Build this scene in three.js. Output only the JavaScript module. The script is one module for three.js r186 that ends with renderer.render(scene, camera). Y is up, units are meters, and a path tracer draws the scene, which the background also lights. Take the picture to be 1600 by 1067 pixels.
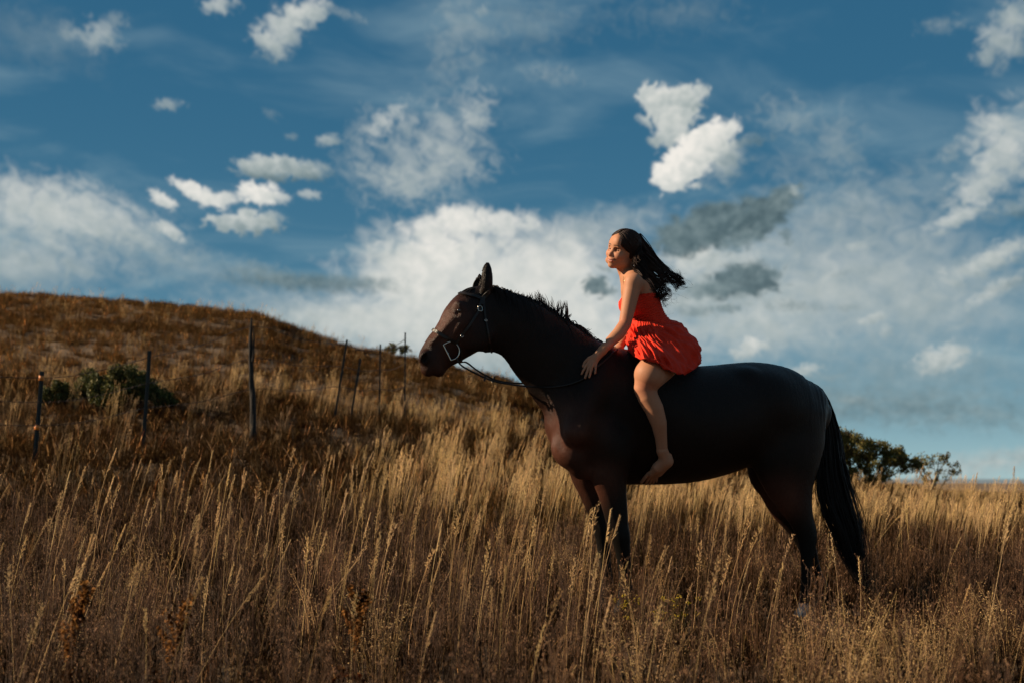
import * as THREE from 'three';
import { mergeGeometries } from 'three/addons/utils/BufferGeometryUtils.js';
import { createNoise2D, createNoise3D } from 'simplex-noise';

// ------------------------------------------------------------------ camera, sky, sun, exposure
const scene = new THREE.Scene();
const EYE = new THREE.Vector3(0, 0.86, 7.06), FOCAL = 1800;             // lens in units of a 1600 wide picture
const camera = new THREE.PerspectiveCamera(2 * Math.atan(533.5 / FOCAL) * 180 / Math.PI, 1600 / 1067, 0.05, 3000);
camera.position.copy(EYE);
camera.lookAt(0, 0.86, 0);
camera.setViewOffset(1600, 1067, 0, -214.5, 1600, 1067);                // lens shifted up: the photographer crouches in the grass
camera.focus = 6.7;
camera.userData.fStop = 2.6;
camera.updateProjectionMatrix();
scene.add(camera);

const renderer = new THREE.WebGLRenderer({ antialias: true });
renderer.toneMapping = THREE.LinearToneMapping;
renderer.toneMappingExposure = 1.65;                                    // exposed for the sunlit side
renderer.shadowMap.enabled = true;

const SUN_DIR = new THREE.Vector3(-0.93, 0.47, -0.01).normalize();
const sun = new THREE.DirectionalLight(new THREE.Color().setRGB(1.0, 0.80, 0.56), 5.0);
sun.position.copy(SUN_DIR).multiplyScalar(80);
sun.castShadow = true;
Object.assign(sun.shadow.camera, { left: -60, right: 60, top: 60, bottom: -60, near: 1, far: 250 });
sun.shadow.mapSize.set(4096, 4096);
scene.add(sun, sun.target);

function rng(seed) { let s = seed >>> 0; return () => { s = (s + 0x6d2b79f5) | 0; let t = Math.imul(s ^ (s >>> 15), 1 | s); t = (t + Math.imul(t ^ (t >>> 7), 61 | t)) ^ t; return ((t ^ (t >>> 14)) >>> 0) / 4294967296; }; }
const n2 = createNoise2D(rng(7)), n3 = createNoise3D(rng(11));
const clamp = THREE.MathUtils.clamp, lerp = THREE.MathUtils.lerp, sstep = THREE.MathUtils.smoothstep;
const V = (x, y, z) => new THREE.Vector3(x, y, z);
function fbm2(x, y, o = 5, g = 0.5) { let a = 1, s = 0, n = 0; for (let i = 0; i < o; i++) { s += a * n2(x, y); n += a; a *= g; x = x * 2.03 + 17.1; y = y * 2.03 - 9.7; } return s / n; }
// clouds: azimuth, elevation, half width, half height (degrees), turn, softness, raggedness, opacity, tone, shade
const CLOUDS = [
  [-22.35,12.12,5.17,1.74,-8,0.9,0.55,0.85,0.8,0.2], [-23.43,9.78,6.16,1.70,0,1,0.4,0.8,0.66,0.2], [-19.86,12.32,3.94,1.14,-15,1,0.6,0.6,0.8,0.2], [-18.15,11.14,3.45,0.87,-10,1,0.6,0.5,0.62,0.2], [-22.35,19.47,3.27,1.57,-10,1.3,0.5,0.28,0.5,0.1],
  [-7.59,16.65,0.63,1.30,-25,1.2,0.8,0.35,0.65,0.2], [-5.08,15.41,2.84,2.21,35,1.2,0.9,0.55,0.7,0.2], [-3.18,16.18,2.38,2.20,40,1.2,0.9,0.6,0.74,0.2], [-6.34,17.12,1.41,0.58,40,0.9,0.8,0.65,0.78,0.1], [-1.75,17.79,0.95,1.30,-10,1.1,0.9,0.6,0.74,0.1],
  [-5.71,14.21,2.52,0.89,-15,1.2,0.9,0.5,0.7,0.1], [-7.59,15.04,1.25,1.18,0,1.3,0.9,0.35,0.65,0.1], [-3.50,14.85,3.01,1.04,10,1.2,0.9,0.45,0.7,0.1], [-2.39,21.18,1.43,2.07,25,1.3,1,0.36,0.6,0.1], [-3.50,19.76,0.95,1.69,-10,1.3,1,0.25,0.6,0.1],
  [1.91,19.37,1.75,0.51,-8,1.2,0.8,0.35,0.6,0.1], [0.95,21.47,3.82,1.24,0,1.4,0.9,0.25,0.5,0.1], [8.22,21.82,3.74,1.09,0,1.4,0.9,0.22,0.5,0.1], [-0.64,8.78,8.28,3.26,0,0.75,0.4,0.95,0.9,0.15], [-3.50,10.92,3.01,2.14,15,0.5,0.55,0.95,0.95,0.2],
  [-5.08,9.52,2.21,1.85,0,0.55,0.5,0.9,0.9,0.2], [-2.70,12.61,1.43,0.73,0,0.45,0.5,0.95,0.98,0.2], [-0.32,12.47,1.91,0.73,0,0.6,0.5,0.85,0.93,0.2], [1.91,10.32,4.13,2.31,0,0.8,0.4,0.9,0.92,0.15], [-7.59,7.78,4.69,1.24,0,0.9,0.4,0.85,0.86,0.15],
  [3.18,7.21,7.62,2.50,0,1,0.3,0.95,0.9,0.1], [-3.81,7.20,7.29,1.88,0,1.1,0.3,0.85,0.88,0.1], [4.13,12.13,4.75,1.21,8,1.1,0.4,0.6,0.72,0.1], [-1.27,5.96,3.82,1.89,0,0.8,0.5,0.35,0.4,0.1], [16.41,12.56,6.74,2.04,6,1.3,0.6,0.55,0.62,0.1],
  [15.52,9.66,8.87,3.58,0,1.3,0.35,0.9,0.7,0.1], [19.86,7.97,7.32,3.52,0,1.4,0.35,0.8,0.66,0.1], [11.92,7.68,6.09,2.75,0,1.2,0.4,0.85,0.74,0.1], [13.44,17.06,1.66,0.99,-20,1.2,0.9,0.4,0.62,0.1], [15.82,15.76,1.33,1.70,20,1.3,0.9,0.38,0.6,0.1],
  [14.04,14.74,2.40,1.16,0,1.4,0.8,0.3,0.6,0.1], [19.29,4.74,8.51,1.79,0,1.3,0.3,0.6,0.46,0.1], [19.57,3.24,9.33,1.14,-3,1.1,0.45,0.75,0.3,0.05], [14.04,3.95,4.49,1.23,-3,1.2,0.5,0.5,0.34,0.05], [22.89,0.82,3.51,0.65,3,1,0.5,0.85,0.62,0.1],
  [20.70,0.30,3.62,0.48,0,1,0.5,0.7,0.66,0.1], [23.29,19.34,1.29,1.09,20,0.8,0.8,0.75,0.66,0.3], [22.48,18.93,0.71,0.53,30,0.8,0.8,0.6,0.6,0.3], [23.43,20.36,0.80,0.62,0,0.8,0.8,0.6,0.62,0.2], [23.29,14.81,1.66,2.05,30,0.8,0.7,0.85,0.78,0.25],
  [22.08,13.27,1.50,1.01,35,0.8,0.7,0.8,0.76,0.3], [21.25,11.93,1.66,0.45,22,0.7,0.6,0.8,0.78,0.45], [23.70,12.14,1.33,0.50,10,0.8,0.6,0.6,0.5,0.6], [20.97,14.90,0.78,0.44,40,1,0.8,0.45,0.6,0.2], [22.35,9.80,2.18,0.63,24,0.8,0.7,0.8,0.72,0.5],
  [23.16,10.22,1.61,0.45,20,0.8,0.7,0.7,0.74,0.3], [22.76,8.54,1.62,0.37,28,0.8,0.7,0.75,0.74,0.3], [23.70,8.90,1.60,0.40,15,0.9,0.7,0.5,0.4,0.3], [20.42,20.24,1.12,0.37,0,1,0.9,0.35,0.55,0.1], [9.15,10.65,2.33,1.37,8,0.7,0.5,0.9,0.8,0.3],
  [9.77,8.81,2.47,0.86,5,0.7,0.6,0.8,0.62,0.3], [11.62,10.12,1.22,1.81,-30,1,0.4,0.7,0.76,0.1], [10.08,12.22,2.96,1.14,14,0.39,0.4,0.97,0.2,0.1], [8.53,11.67,1.68,0.91,5,0.39,0.4,0.93,0.24,0.1], [12.23,12.49,1.82,0.95,30,0.39,0.4,0.97,0.18,0.1],
  [13.28,13.26,1.03,0.59,30,0.45,0.6,0.9,0.27,0.1], [13.80,13.65,0.27,0.26,0,0.6,0.5,0.7,0.62,0.1], [11.31,11.49,1.22,0.54,20,0.5,0.5,0.85,0.3,0.1], [13.38,11.55,0.30,0.45,25,0.5,0.7,0.7,0.3,0.1], [11.31,9.52,2.02,0.91,5,0.39,0.4,0.95,0.2,0.12],
  [9.62,9.21,1.86,0.49,4,0.6,0.5,0.75,0.36,0.15], [9.15,8.21,1.40,0.31,0,0.7,0.6,0.6,0.36,0.1], [10.70,8.26,0.80,0.25,0,0.6,0.6,0.6,0.32,0.1], [4.19,9.47,0.73,0.56,-10,0.35,0.4,0.95,0.24,0.1], [4.92,9.21,0.38,0.19,0,0.6,0.6,0.7,0.33,0.1],
  [4.61,10.29,0.51,0.18,-15,0.7,0.6,0.7,0.42,0.1], [13.74,8.29,1.50,0.33,-5,0.8,0.6,0.55,0.36,0.1], [16.26,8.13,0.76,0.21,0,0.9,0.6,0.4,0.4,0.1], [16.05,9.72,0.65,0.18,8,0.9,0.6,0.4,0.42,0.1], [-11.00,7.70,5.83,1.84,0,1.2,0.4,0.75,0.68,0.1],
  [-15.52,9.96,4.43,1.19,-8,1.3,0.5,0.45,0.6,0.1], [-6.34,10.88,1.89,1.83,10,0.9,0.6,0.6,0.8,0.2], [-3.18,6.58,6.35,1.88,0,1.2,0.3,0.6,0.72,0.1], [-10.08,9.50,4.32,0.55,-2,0.8,0.4,0.85,0.25,0.1], [-12.53,9.94,2.12,0.54,-6,1,0.6,0.6,0.42,0.1],
  [-7.59,9.63,2.19,0.37,0,0.9,0.6,0.6,0.36,0.1], [-11.62,14.81,1.77,0.55,0,0.35,0.6,0.92,0.62,0.7], [-12.53,14.77,1.09,0.44,0,0.4,0.6,0.8,0.62,0.6], [-9.93,14.72,0.99,0.47,0,0.45,0.6,0.85,0.55,0.6], [-15.23,13.42,1.42,0.38,-24,0.35,0.5,0.97,0.97,0.25],
  [-14.19,13.22,1.02,0.35,8,0.4,0.5,0.9,0.92,0.25], [-12.38,13.58,1.03,0.59,-3,0.35,0.5,0.97,0.99,0.3], [-11.46,13.47,0.67,0.30,-10,0.5,0.5,0.8,0.85,0.3], [-16.87,13.02,0.73,0.35,-25,0.4,0.5,0.93,0.9,0.3], [-9.99,13.65,0.62,0.21,-5,0.5,0.6,0.7,0.75,0.3],
  [-13.19,12.21,1.81,0.59,2,0.35,0.6,0.92,0.68,0.6], [-11.92,12.36,0.76,0.42,0,0.5,0.6,0.8,0.62,0.5], [-16.58,11.64,0.82,0.35,-30,0.4,0.5,0.85,0.78,0.3], [-9.00,16.16,0.68,0.29,8,0.5,0.6,0.7,0.62,0.3], [-10.85,16.24,0.37,0.17,0,0.7,0.6,0.45,0.5,0.2],
  [-16.64,17.30,0.76,0.25,6,0.6,0.7,0.6,0.62,0.2], [-11.77,17.22,0.61,0.26,-15,1,0.8,0.25,0.5,0.1], [-19.63,19.88,1.07,0.74,15,0.8,0.8,0.62,0.66,0.2], [-21.14,19.88,0.55,0.47,-20,1,0.9,0.45,0.6,0.2], [-19.01,20.66,0.51,0.37,0,1,0.9,0.4,0.6,0.2],
  [-11.31,20.96,1.41,0.93,35,0.6,0.75,0.85,0.74,0.35], [-10.08,21.77,1.11,0.65,25,0.55,0.7,0.88,0.78,0.35], [-11.77,20.19,0.92,0.60,-20,0.7,0.8,0.7,0.66,0.4], [-14.25,21.73,0.84,0.43,10,0.6,0.7,0.75,0.72,0.2], [-8.22,21.76,1.25,0.24,-15,1,0.8,0.4,0.6,0.1],
  [-1.43,22.15,0.45,0.27,30,0.8,0.8,0.4,0.6,0.1], [7.91,17.70,1.62,1.09,-8,0.28,0.5,0.97,0.8,0.45], [8.78,18.18,1.12,0.57,0,0.35,0.6,0.9,0.74,0.4], [7.78,16.64,0.94,0.87,-20,0.35,0.6,0.94,0.76,0.4], [7.03,18.25,0.82,0.57,0,0.35,0.6,0.93,0.82,0.3],
  [8.84,15.29,2.05,1.11,32,0.26,0.45,0.99,1,0.5], [7.59,14.60,0.81,0.53,0,0.35,0.45,0.98,1.02,0.35], [10.08,16.34,1.17,0.81,20,0.35,0.5,0.98,0.98,0.4], [10.54,15.22,1.38,0.99,40,0.7,0.5,0.8,0.66,0.5], [11.77,16.02,1.22,0.35,5,0.9,0.7,0.5,0.4,0.3],
  [20.56,5.59,1.45,0.71,12,0.6,0.6,0.85,0.74,0.3], [17.43,7.55,0.81,0.30,20,0.6,0.6,0.75,0.7,0.3], [18.00,6.93,0.37,0.36,0,0.7,0.6,0.6,0.66,0.3], [11.92,6.45,0.67,0.46,0,0.5,0.6,0.85,0.8,0.35], [11.31,6.06,0.67,0.31,0,0.6,0.6,0.8,0.72,0.3],
  [14.34,5.23,0.78,0.34,6,0.55,0.6,0.8,0.7,0.35], [16.70,10.93,0.76,0.24,8,0.8,0.6,0.55,0.68,0.2], [16.55,3.75,0.76,0.24,0,0.8,0.6,0.45,0.5,0.2], [15.23,4.84,1.19,0.24,0,1,0.6,0.4,0.5,0.2], [-0.80,5.80,0.76,0.57,0,0.8,0.6,0.6,0.62,0.2],
];

// ------------------------------------------------------------------ the sky: blue air, thin veils, small cumulus, all round
function skyColour(az, el, out) {                                       // degrees
  const e = Math.max(el, 0), y = Math.sin(e * Math.PI / 180);
  // air
  const k = Math.exp(-e / 9), w = Math.exp(-e / 4);
  let r = 0.022 + 0.075 * k + 0.26 * w, g = 0.104 + 0.215 * k + 0.21 * w, b = 0.205 + 0.245 * k + 0.10 * w;
  const a = az * Math.PI / 180, f = 1 / (y + 0.22), X = Math.sin(a) * Math.cos(e * Math.PI / 180) * f, Z = Math.cos(a) * Math.cos(e * Math.PI / 180) * f;
  // thin veils everywhere
  const wx = fbm2(X * 0.8 + 3, Z * 0.8, 3), wz = fbm2(X * 0.8 - 8, Z * 0.8 + 5, 3);
  let v = fbm2(X * 1.3 + wx * 0.35, Z * 2.1 + wz * 0.35, 6, 0.56);
  v = sstep(v, -0.1, 0.85) * 0.32;
  r = lerp(r, 0.40, v); g = lerp(g, 0.54, v); b = lerp(b, 0.57, v);
  // scattered cumulus outside the charted ones: the same kind of sky goes on round the horizon
  const out1 = sstep(Math.abs(az), 28, 36) + sstep(el, 25, 30);
  if (out1 > 0) {
    const c = fbm2(az / 13 + 40 + wx * 0.3, el / 6.5 + 9, 6, 0.52), bank = 0.28 * Math.exp(-e / 9);
    const d = sstep(c + bank, 0.12, 0.5) * Math.min(1, out1) * 0.8, t = 0.62 + 0.25 * fbm2(az / 5 + 3, el / 3, 3);
    r = lerp(r, 0.74 * t, d); g = lerp(g, 0.745 * t, d); b = lerp(b, 0.70 * t, d);
  }
  // charted clouds
  if (Math.abs(az) < 50 && el < 45) for (const [ca, ce, rw, rh, turn, soft, rag, op, tone, shade] of CLOUDS) {
    const dx = az - ca, dy = el - ce, far = Math.max(rw, rh) * 2.1;
    if (dx > far || dx < -far || dy > far || dy < -far) continue;
    const c = Math.cos(turn * Math.PI / 180), s = Math.sin(turn * Math.PI / 180);
    const u = (dx * c + dy * s) / rw, q = (-dx * s + dy * c) / rh;
    let d2 = Math.sqrt(u * u + q * q);
    if (d2 > 2) continue;
    const sc = 0.85 / Math.sqrt(Math.min(rw, rh)), nx = az * sc + ca, ny = el * sc * 1.2, wp = 0.3 * n2(nx * 1.3 + 7, ny * 1.3);
    const n = fbm2(nx + wp, ny - wp * 0.6, 5, soft > 0.75 ? 0.56 : 0.47);
    d2 += n * rag * 1.05;
    const dens = sstep(1.02 - d2, soft < 0.4 ? -0.1 : -0.2, soft < 0.4 ? soft : soft + 0.12) * op;
    if (dens <= 0) continue;
    const m = clamp(tone + shade * 0.42 * (-0.55 * u * 0.4 + 0.75 * q + n * 0.7) - shade * 0.06 + 0.13 * fbm2(nx * 1.2 + 31, ny * 1.2, 4, 0.5), 0.12, 1.08);
    const cr = 0.045 + 0.74 * m * m ** 0.52, cg = 0.07 + 0.70 * m * m ** 0.24, cb = 0.082 + 0.635 * m * m ** 0.14;
    r = lerp(r, cr, dens); g = lerp(g, cg, dens); b = lerp(b, cb, dens);
  }
  out[0] = r / 1.62; out[1] = g / 1.62; out[2] = b / 1.62;
}
{
  const W = 4096, H = 2048, data = new Float32Array(W * H * 4), o = [0, 0, 0];
  const put = (i, j, c) => { const p = (j * W + i) * 4; data[p] = c[0]; data[p + 1] = c[1]; data[p + 2] = c[2]; data[p + 3] = 1; };
  const azOf = (i) => { let a = ((i + 0.5) / W - 0.25) * 360; if (a > 180) a -= 360; return a; }, elOf = (j) => (j + 0.5) / H * 180 - 90;
  const J0 = H / 2, i0 = Math.floor(W * 0.14), i1 = Math.ceil(W * 0.36), jTop = Math.ceil((32 + 90) / 180 * H);
  for (let j = J0; j < jTop; j++) for (let i = i0; i <= i1; i++) { skyColour(azOf(i), elOf(j), o); put(i, j, o); }
  // the rest is coarser: every fourth sample, blended between
  const S = 4, gw = W / S, gh = (H - J0) / S + 1, grid = new Float32Array(gw * gh * 3);
  for (let j = 0; j < gh; j++) for (let i = 0; i < gw; i++) { skyColour(azOf(i * S), Math.min(89.9, elOf(J0 + j * S)), o); grid.set(o, (j * gw + i) * 3); }
  for (let j = J0; j < H; j++) for (let i = 0; i < W; i++) {
    if (j < jTop && i >= i0 && i <= i1) continue;
    const gi = Math.floor(i / S), gj = Math.floor((j - J0) / S), fx = i / S - gi, fy = (j - J0) / S - gj;
    for (let k = 0; k < 3; k++) {
      const A = grid[(gj * gw + gi) * 3 + k], B = grid[(gj * gw + (gi + 1) % gw) * 3 + k], C = grid[((gj + 1) * gw + gi) * 3 + k], D = grid[((gj + 1) * gw + (gi + 1) % gw) * 3 + k];
      o[k] = lerp(lerp(A, B, fx), lerp(C, D, fx), fy);
    }
    put(i, j, o);
  }
  for (let j = 0; j < J0; j++) for (let i = 0; i < W; i++) put(i, j, [0.14, 0.15, 0.15]);
  const sky = new THREE.DataTexture(data, W, H, THREE.RGBAFormat, THREE.FloatType);
  sky.mapping = THREE.EquirectangularReflectionMapping;
  sky.colorSpace = THREE.LinearSRGBColorSpace;
  sky.magFilter = THREE.LinearFilter;
  sky.needsUpdate = true;
  scene.background = sky;
  scene.environment = sky;
}

// ------------------------------------------------------------------ helpers: naming, sculpting
const taken = new Map();
function numbered(name) { const n = taken.get(name) || 0; taken.set(name, n + 1); return n ? name + '_' + String(n).padStart(3, '0') : name; }
function tag(o, label, category, group, kind) { Object.assign(o.userData, { label, category }); if (group) o.userData.group = group; if (kind) o.userData.kind = kind; return o; }
function base(name, x = 0, y = 0, z = 0) { const g = new THREE.Group(); g.name = numbered(name); g.position.set(x, y, z); scene.add(g); return g; }
function part(name, geometry, material, parent) { const m = new THREE.Mesh(geometry, material); m.name = name; parent.add(m); return m; }
function shift(geometry, parent) { return geometry.translate(-parent.position.x, -parent.position.y, -parent.position.z); }

// survey of the photograph: a point seen at (px, py) that stands on the plane z, in metres
function at(px, py, z = 0) { const d = (EYE.z - z) / FOCAL; return V((px - 800) * d, EYE.y + (748 - py) * d, z); }

const smin = (a, b, k) => { const h = k - Math.abs(a - b); return h > 0 ? Math.min(a, b) - h * h / (4 * k) : Math.min(a, b); };
const smax = (a, b, k) => -smin(-a, -b, k);

// a sweep: stations {c: centre, n: half extent vector across, l: lateral unit, b: lateral half extent, e: egg}, densified
function catmull(p0, p1, p2, p3, t) { return 0.5 * (2 * p1 + (p2 - p0) * t + (2 * p0 - 5 * p1 + 4 * p2 - p3) * t * t + (3 * p1 - p0 - 3 * p2 + p3) * t * t * t); }
function sweep(stations, k, sub = 4) {
  const S = [], N = stations.length, get = (i) => stations[clamp(i, 0, N - 1)];
  for (let i = 0; i < N - 1; i++) for (let s = 0; s < sub; s++) {
    const t = s / sub, q = [get(i - 1), get(i), get(i + 1), get(i + 2)], m = (f) => catmull(f(q[0]), f(q[1]), f(q[2]), f(q[3]), t);
    S.push([m((a) => a.c.x), m((a) => a.c.y), m((a) => a.c.z), m((a) => a.a), m((a) => a.b), m((a) => a.e || 0), m((a) => a.l.x), m((a) => a.l.y), m((a) => a.l.z), m((a) => a.w ?? 1)]);
  }
  const L = stations[N - 1]; S.push([L.c.x, L.c.y, L.c.z, L.a, L.b, L.e || 0, L.l.x, L.l.y, L.l.z, L.w ?? 1]);
  const M = S.length, fr = [];
  for (let i = 0; i < M; i++) {
    const P = S[Math.max(i - 1, 0)], Q = S[Math.min(i + 1, M - 1)], t = V(Q[0] - P[0], Q[1] - P[1], Q[2] - P[2]).normalize(), l = V(S[i][6], S[i][7], S[i][8]);
    l.addScaledVector(t, -l.dot(t)).normalize(); fr.push({ t, l, n: V().crossVectors(t, l) });
  }
  const segs = [];
  for (let i = 0; i < M - 1; i++) {
    const A = S[i], B = S[i + 1], ax = [B[0] - A[0], B[1] - A[1], B[2] - A[2]], len = Math.hypot(...ax) || 1e-6, d = ax.map((v) => v / len), D = V(...d), R0 = Math.max(A[3], B[3], A[4], B[4]);
    const bend = (f) => Math.acos(clamp(f.t.dot(D), -1, 1));
    segs.push({ A, B, d, len, fa: fr[i], fb: fr[i + 1], ta: i === 0 ? -1 : R0 * Math.tan(bend(fr[i])) * 1.3 + 0.0006, tb: i === M - 2 ? -1 : R0 * Math.tan(bend(fr[i + 1])) * 1.3 + 0.0006, cx: (A[0] + B[0]) / 2, cy: (A[1] + B[1]) / 2, cz: (A[2] + B[2]) / 2, R: len / 2 + R0 * 1.3 });
  }
  return sweepOf(segs, k);
}
function sweepOf(segs, k) {
  let cx = 0, cy = 0, cz = 0; for (const s of segs) { cx += s.cx; cy += s.cy; cz += s.cz; } cx /= segs.length; cy /= segs.length; cz /= segs.length;
  let R = 0; for (const s of segs) R = Math.max(R, Math.hypot(s.cx - cx, s.cy - cy, s.cz - cz) + s.R);
  return { k, cx, cy, cz, R, segs, cull(x, y, z, r) { const near = segs.filter((s) => Math.hypot(x - s.cx, y - s.cy, z - s.cz) < s.R + r); return near.length ? sweepOf(near, k) : null; }, d(x, y, z) {
    let best = 1e9;
    for (const s of segs) {
      const q = Math.hypot(x - s.cx, y - s.cy, z - s.cz) - s.R; if (q > best || q > 0.25) { if (q + 0.02 < best) best = q + 0.02; continue; }
      const A = s.A, B = s.B, rx = x - A[0], ry = y - A[1], rz = z - A[2], along = rx * s.d[0] + ry * s.d[1] + rz * s.d[2], t = clamp(along / s.len, 0, 1);
      const w = along - t * s.len, a = A[3] + (B[3] - A[3]) * t, e = A[5] + (B[5] - A[5]) * t, ox = rx - s.d[0] * s.len * t, oy = ry - s.d[1] * s.len * t, oz = rz - s.d[2] * s.len * t;
      const na = s.fa.n, nb = s.fb.n, la = s.fa.l, lb = s.fb.l, i = 1 - t;
      const u = ox * (na.x * i + nb.x * t) + oy * (na.y * i + nb.y * t) + oz * (na.z * i + nb.z * t), v = ox * (la.x * i + lb.x * t) + oy * (la.y * i + lb.y * t) + oz * (la.z * i + lb.z * t);
      const b = (A[4] + (B[4] - A[4]) * t) * (1 - e * clamp(u / a, -1, 1)), tol = w < 0 ? s.ta : s.tb, end = w !== 0 && tol < 0, wr = Math.min(a, b) * (A[9] + (B[9] - A[9]) * t);
      const ua = u / a, vb = v / b, ww = end ? w / wr : 0, k0 = Math.sqrt(ua * ua + vb * vb + ww * ww), k1 = Math.sqrt(ua * ua / (a * a) + vb * vb / (b * b) + ww * ww / (wr * wr));
      let d = k1 < 1e-6 ? -Math.min(a, b) : k0 * (k0 - 1) / k1;
      if (!end && w !== 0) d = Math.max(d, Math.abs(w) - tol);
      if (d < best) best = d;
    }
    return best;
  } };
}
// an ellipsoid with three axes (unit vectors from a quaternion) ; op -1 carves
function blob(c, rx, ry, rz, k, q = new THREE.Quaternion(), op = 1) {
  const m = new THREE.Matrix4().makeRotationFromQuaternion(q).elements;
  return { k, op, cx: c.x, cy: c.y, cz: c.z, R: Math.max(rx, ry, rz), d(x, y, z) {
    const X = x - c.x, Y = y - c.y, Z = z - c.z, u = (X * m[0] + Y * m[1] + Z * m[2]) / rx, v = (X * m[4] + Y * m[5] + Z * m[6]) / ry, w = (X * m[8] + Y * m[9] + Z * m[10]) / rz;
    const k0 = Math.sqrt(u * u + v * v + w * w), k1 = Math.sqrt(u * u / (rx * rx) + v * v / (ry * ry) + w * w / (rz * rz));
    return k1 < 1e-6 ? -Math.min(rx, ry, rz) : k0 * (k0 - 1) / k1;
  } };
}
// a chain of tapered capsules through points [[vec, r], ...]
function chain(pts, k, op = 1) {
  let c = V(0, 0, 0); for (const p of pts) c.add(p[0]); c.multiplyScalar(1 / pts.length);
  let R = 0; for (const p of pts) R = Math.max(R, p[0].distanceTo(c) + p[1]);
  return { k, op, cx: c.x, cy: c.y, cz: c.z, R, d(x, y, z) {
    let best = 1e9;
    for (let i = 0; i < pts.length - 1; i++) {
      const [A, ra] = pts[i], [B, rb] = pts[i + 1], bx = B.x - A.x, by = B.y - A.y, bz = B.z - A.z;
      const t = clamp(((x - A.x) * bx + (y - A.y) * by + (z - A.z) * bz) / (bx * bx + by * by + bz * bz), 0, 1);
      best = Math.min(best, Math.hypot(x - A.x - bx * t, y - A.y - by * t, z - A.z - bz * t) - (ra + (rb - ra) * t));
    }
    return best;
  } };
}
function fieldOf(prims, list = prims) {
  return (x, y, z, L = list) => {
    let d = 1;
    for (const p of L) {
      const v = p.d(x, y, z);
      d = p.op === -1 ? smax(d, -v, p.k) : smin(d, v, p.k);
    }
    return d;
  };
}
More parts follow.
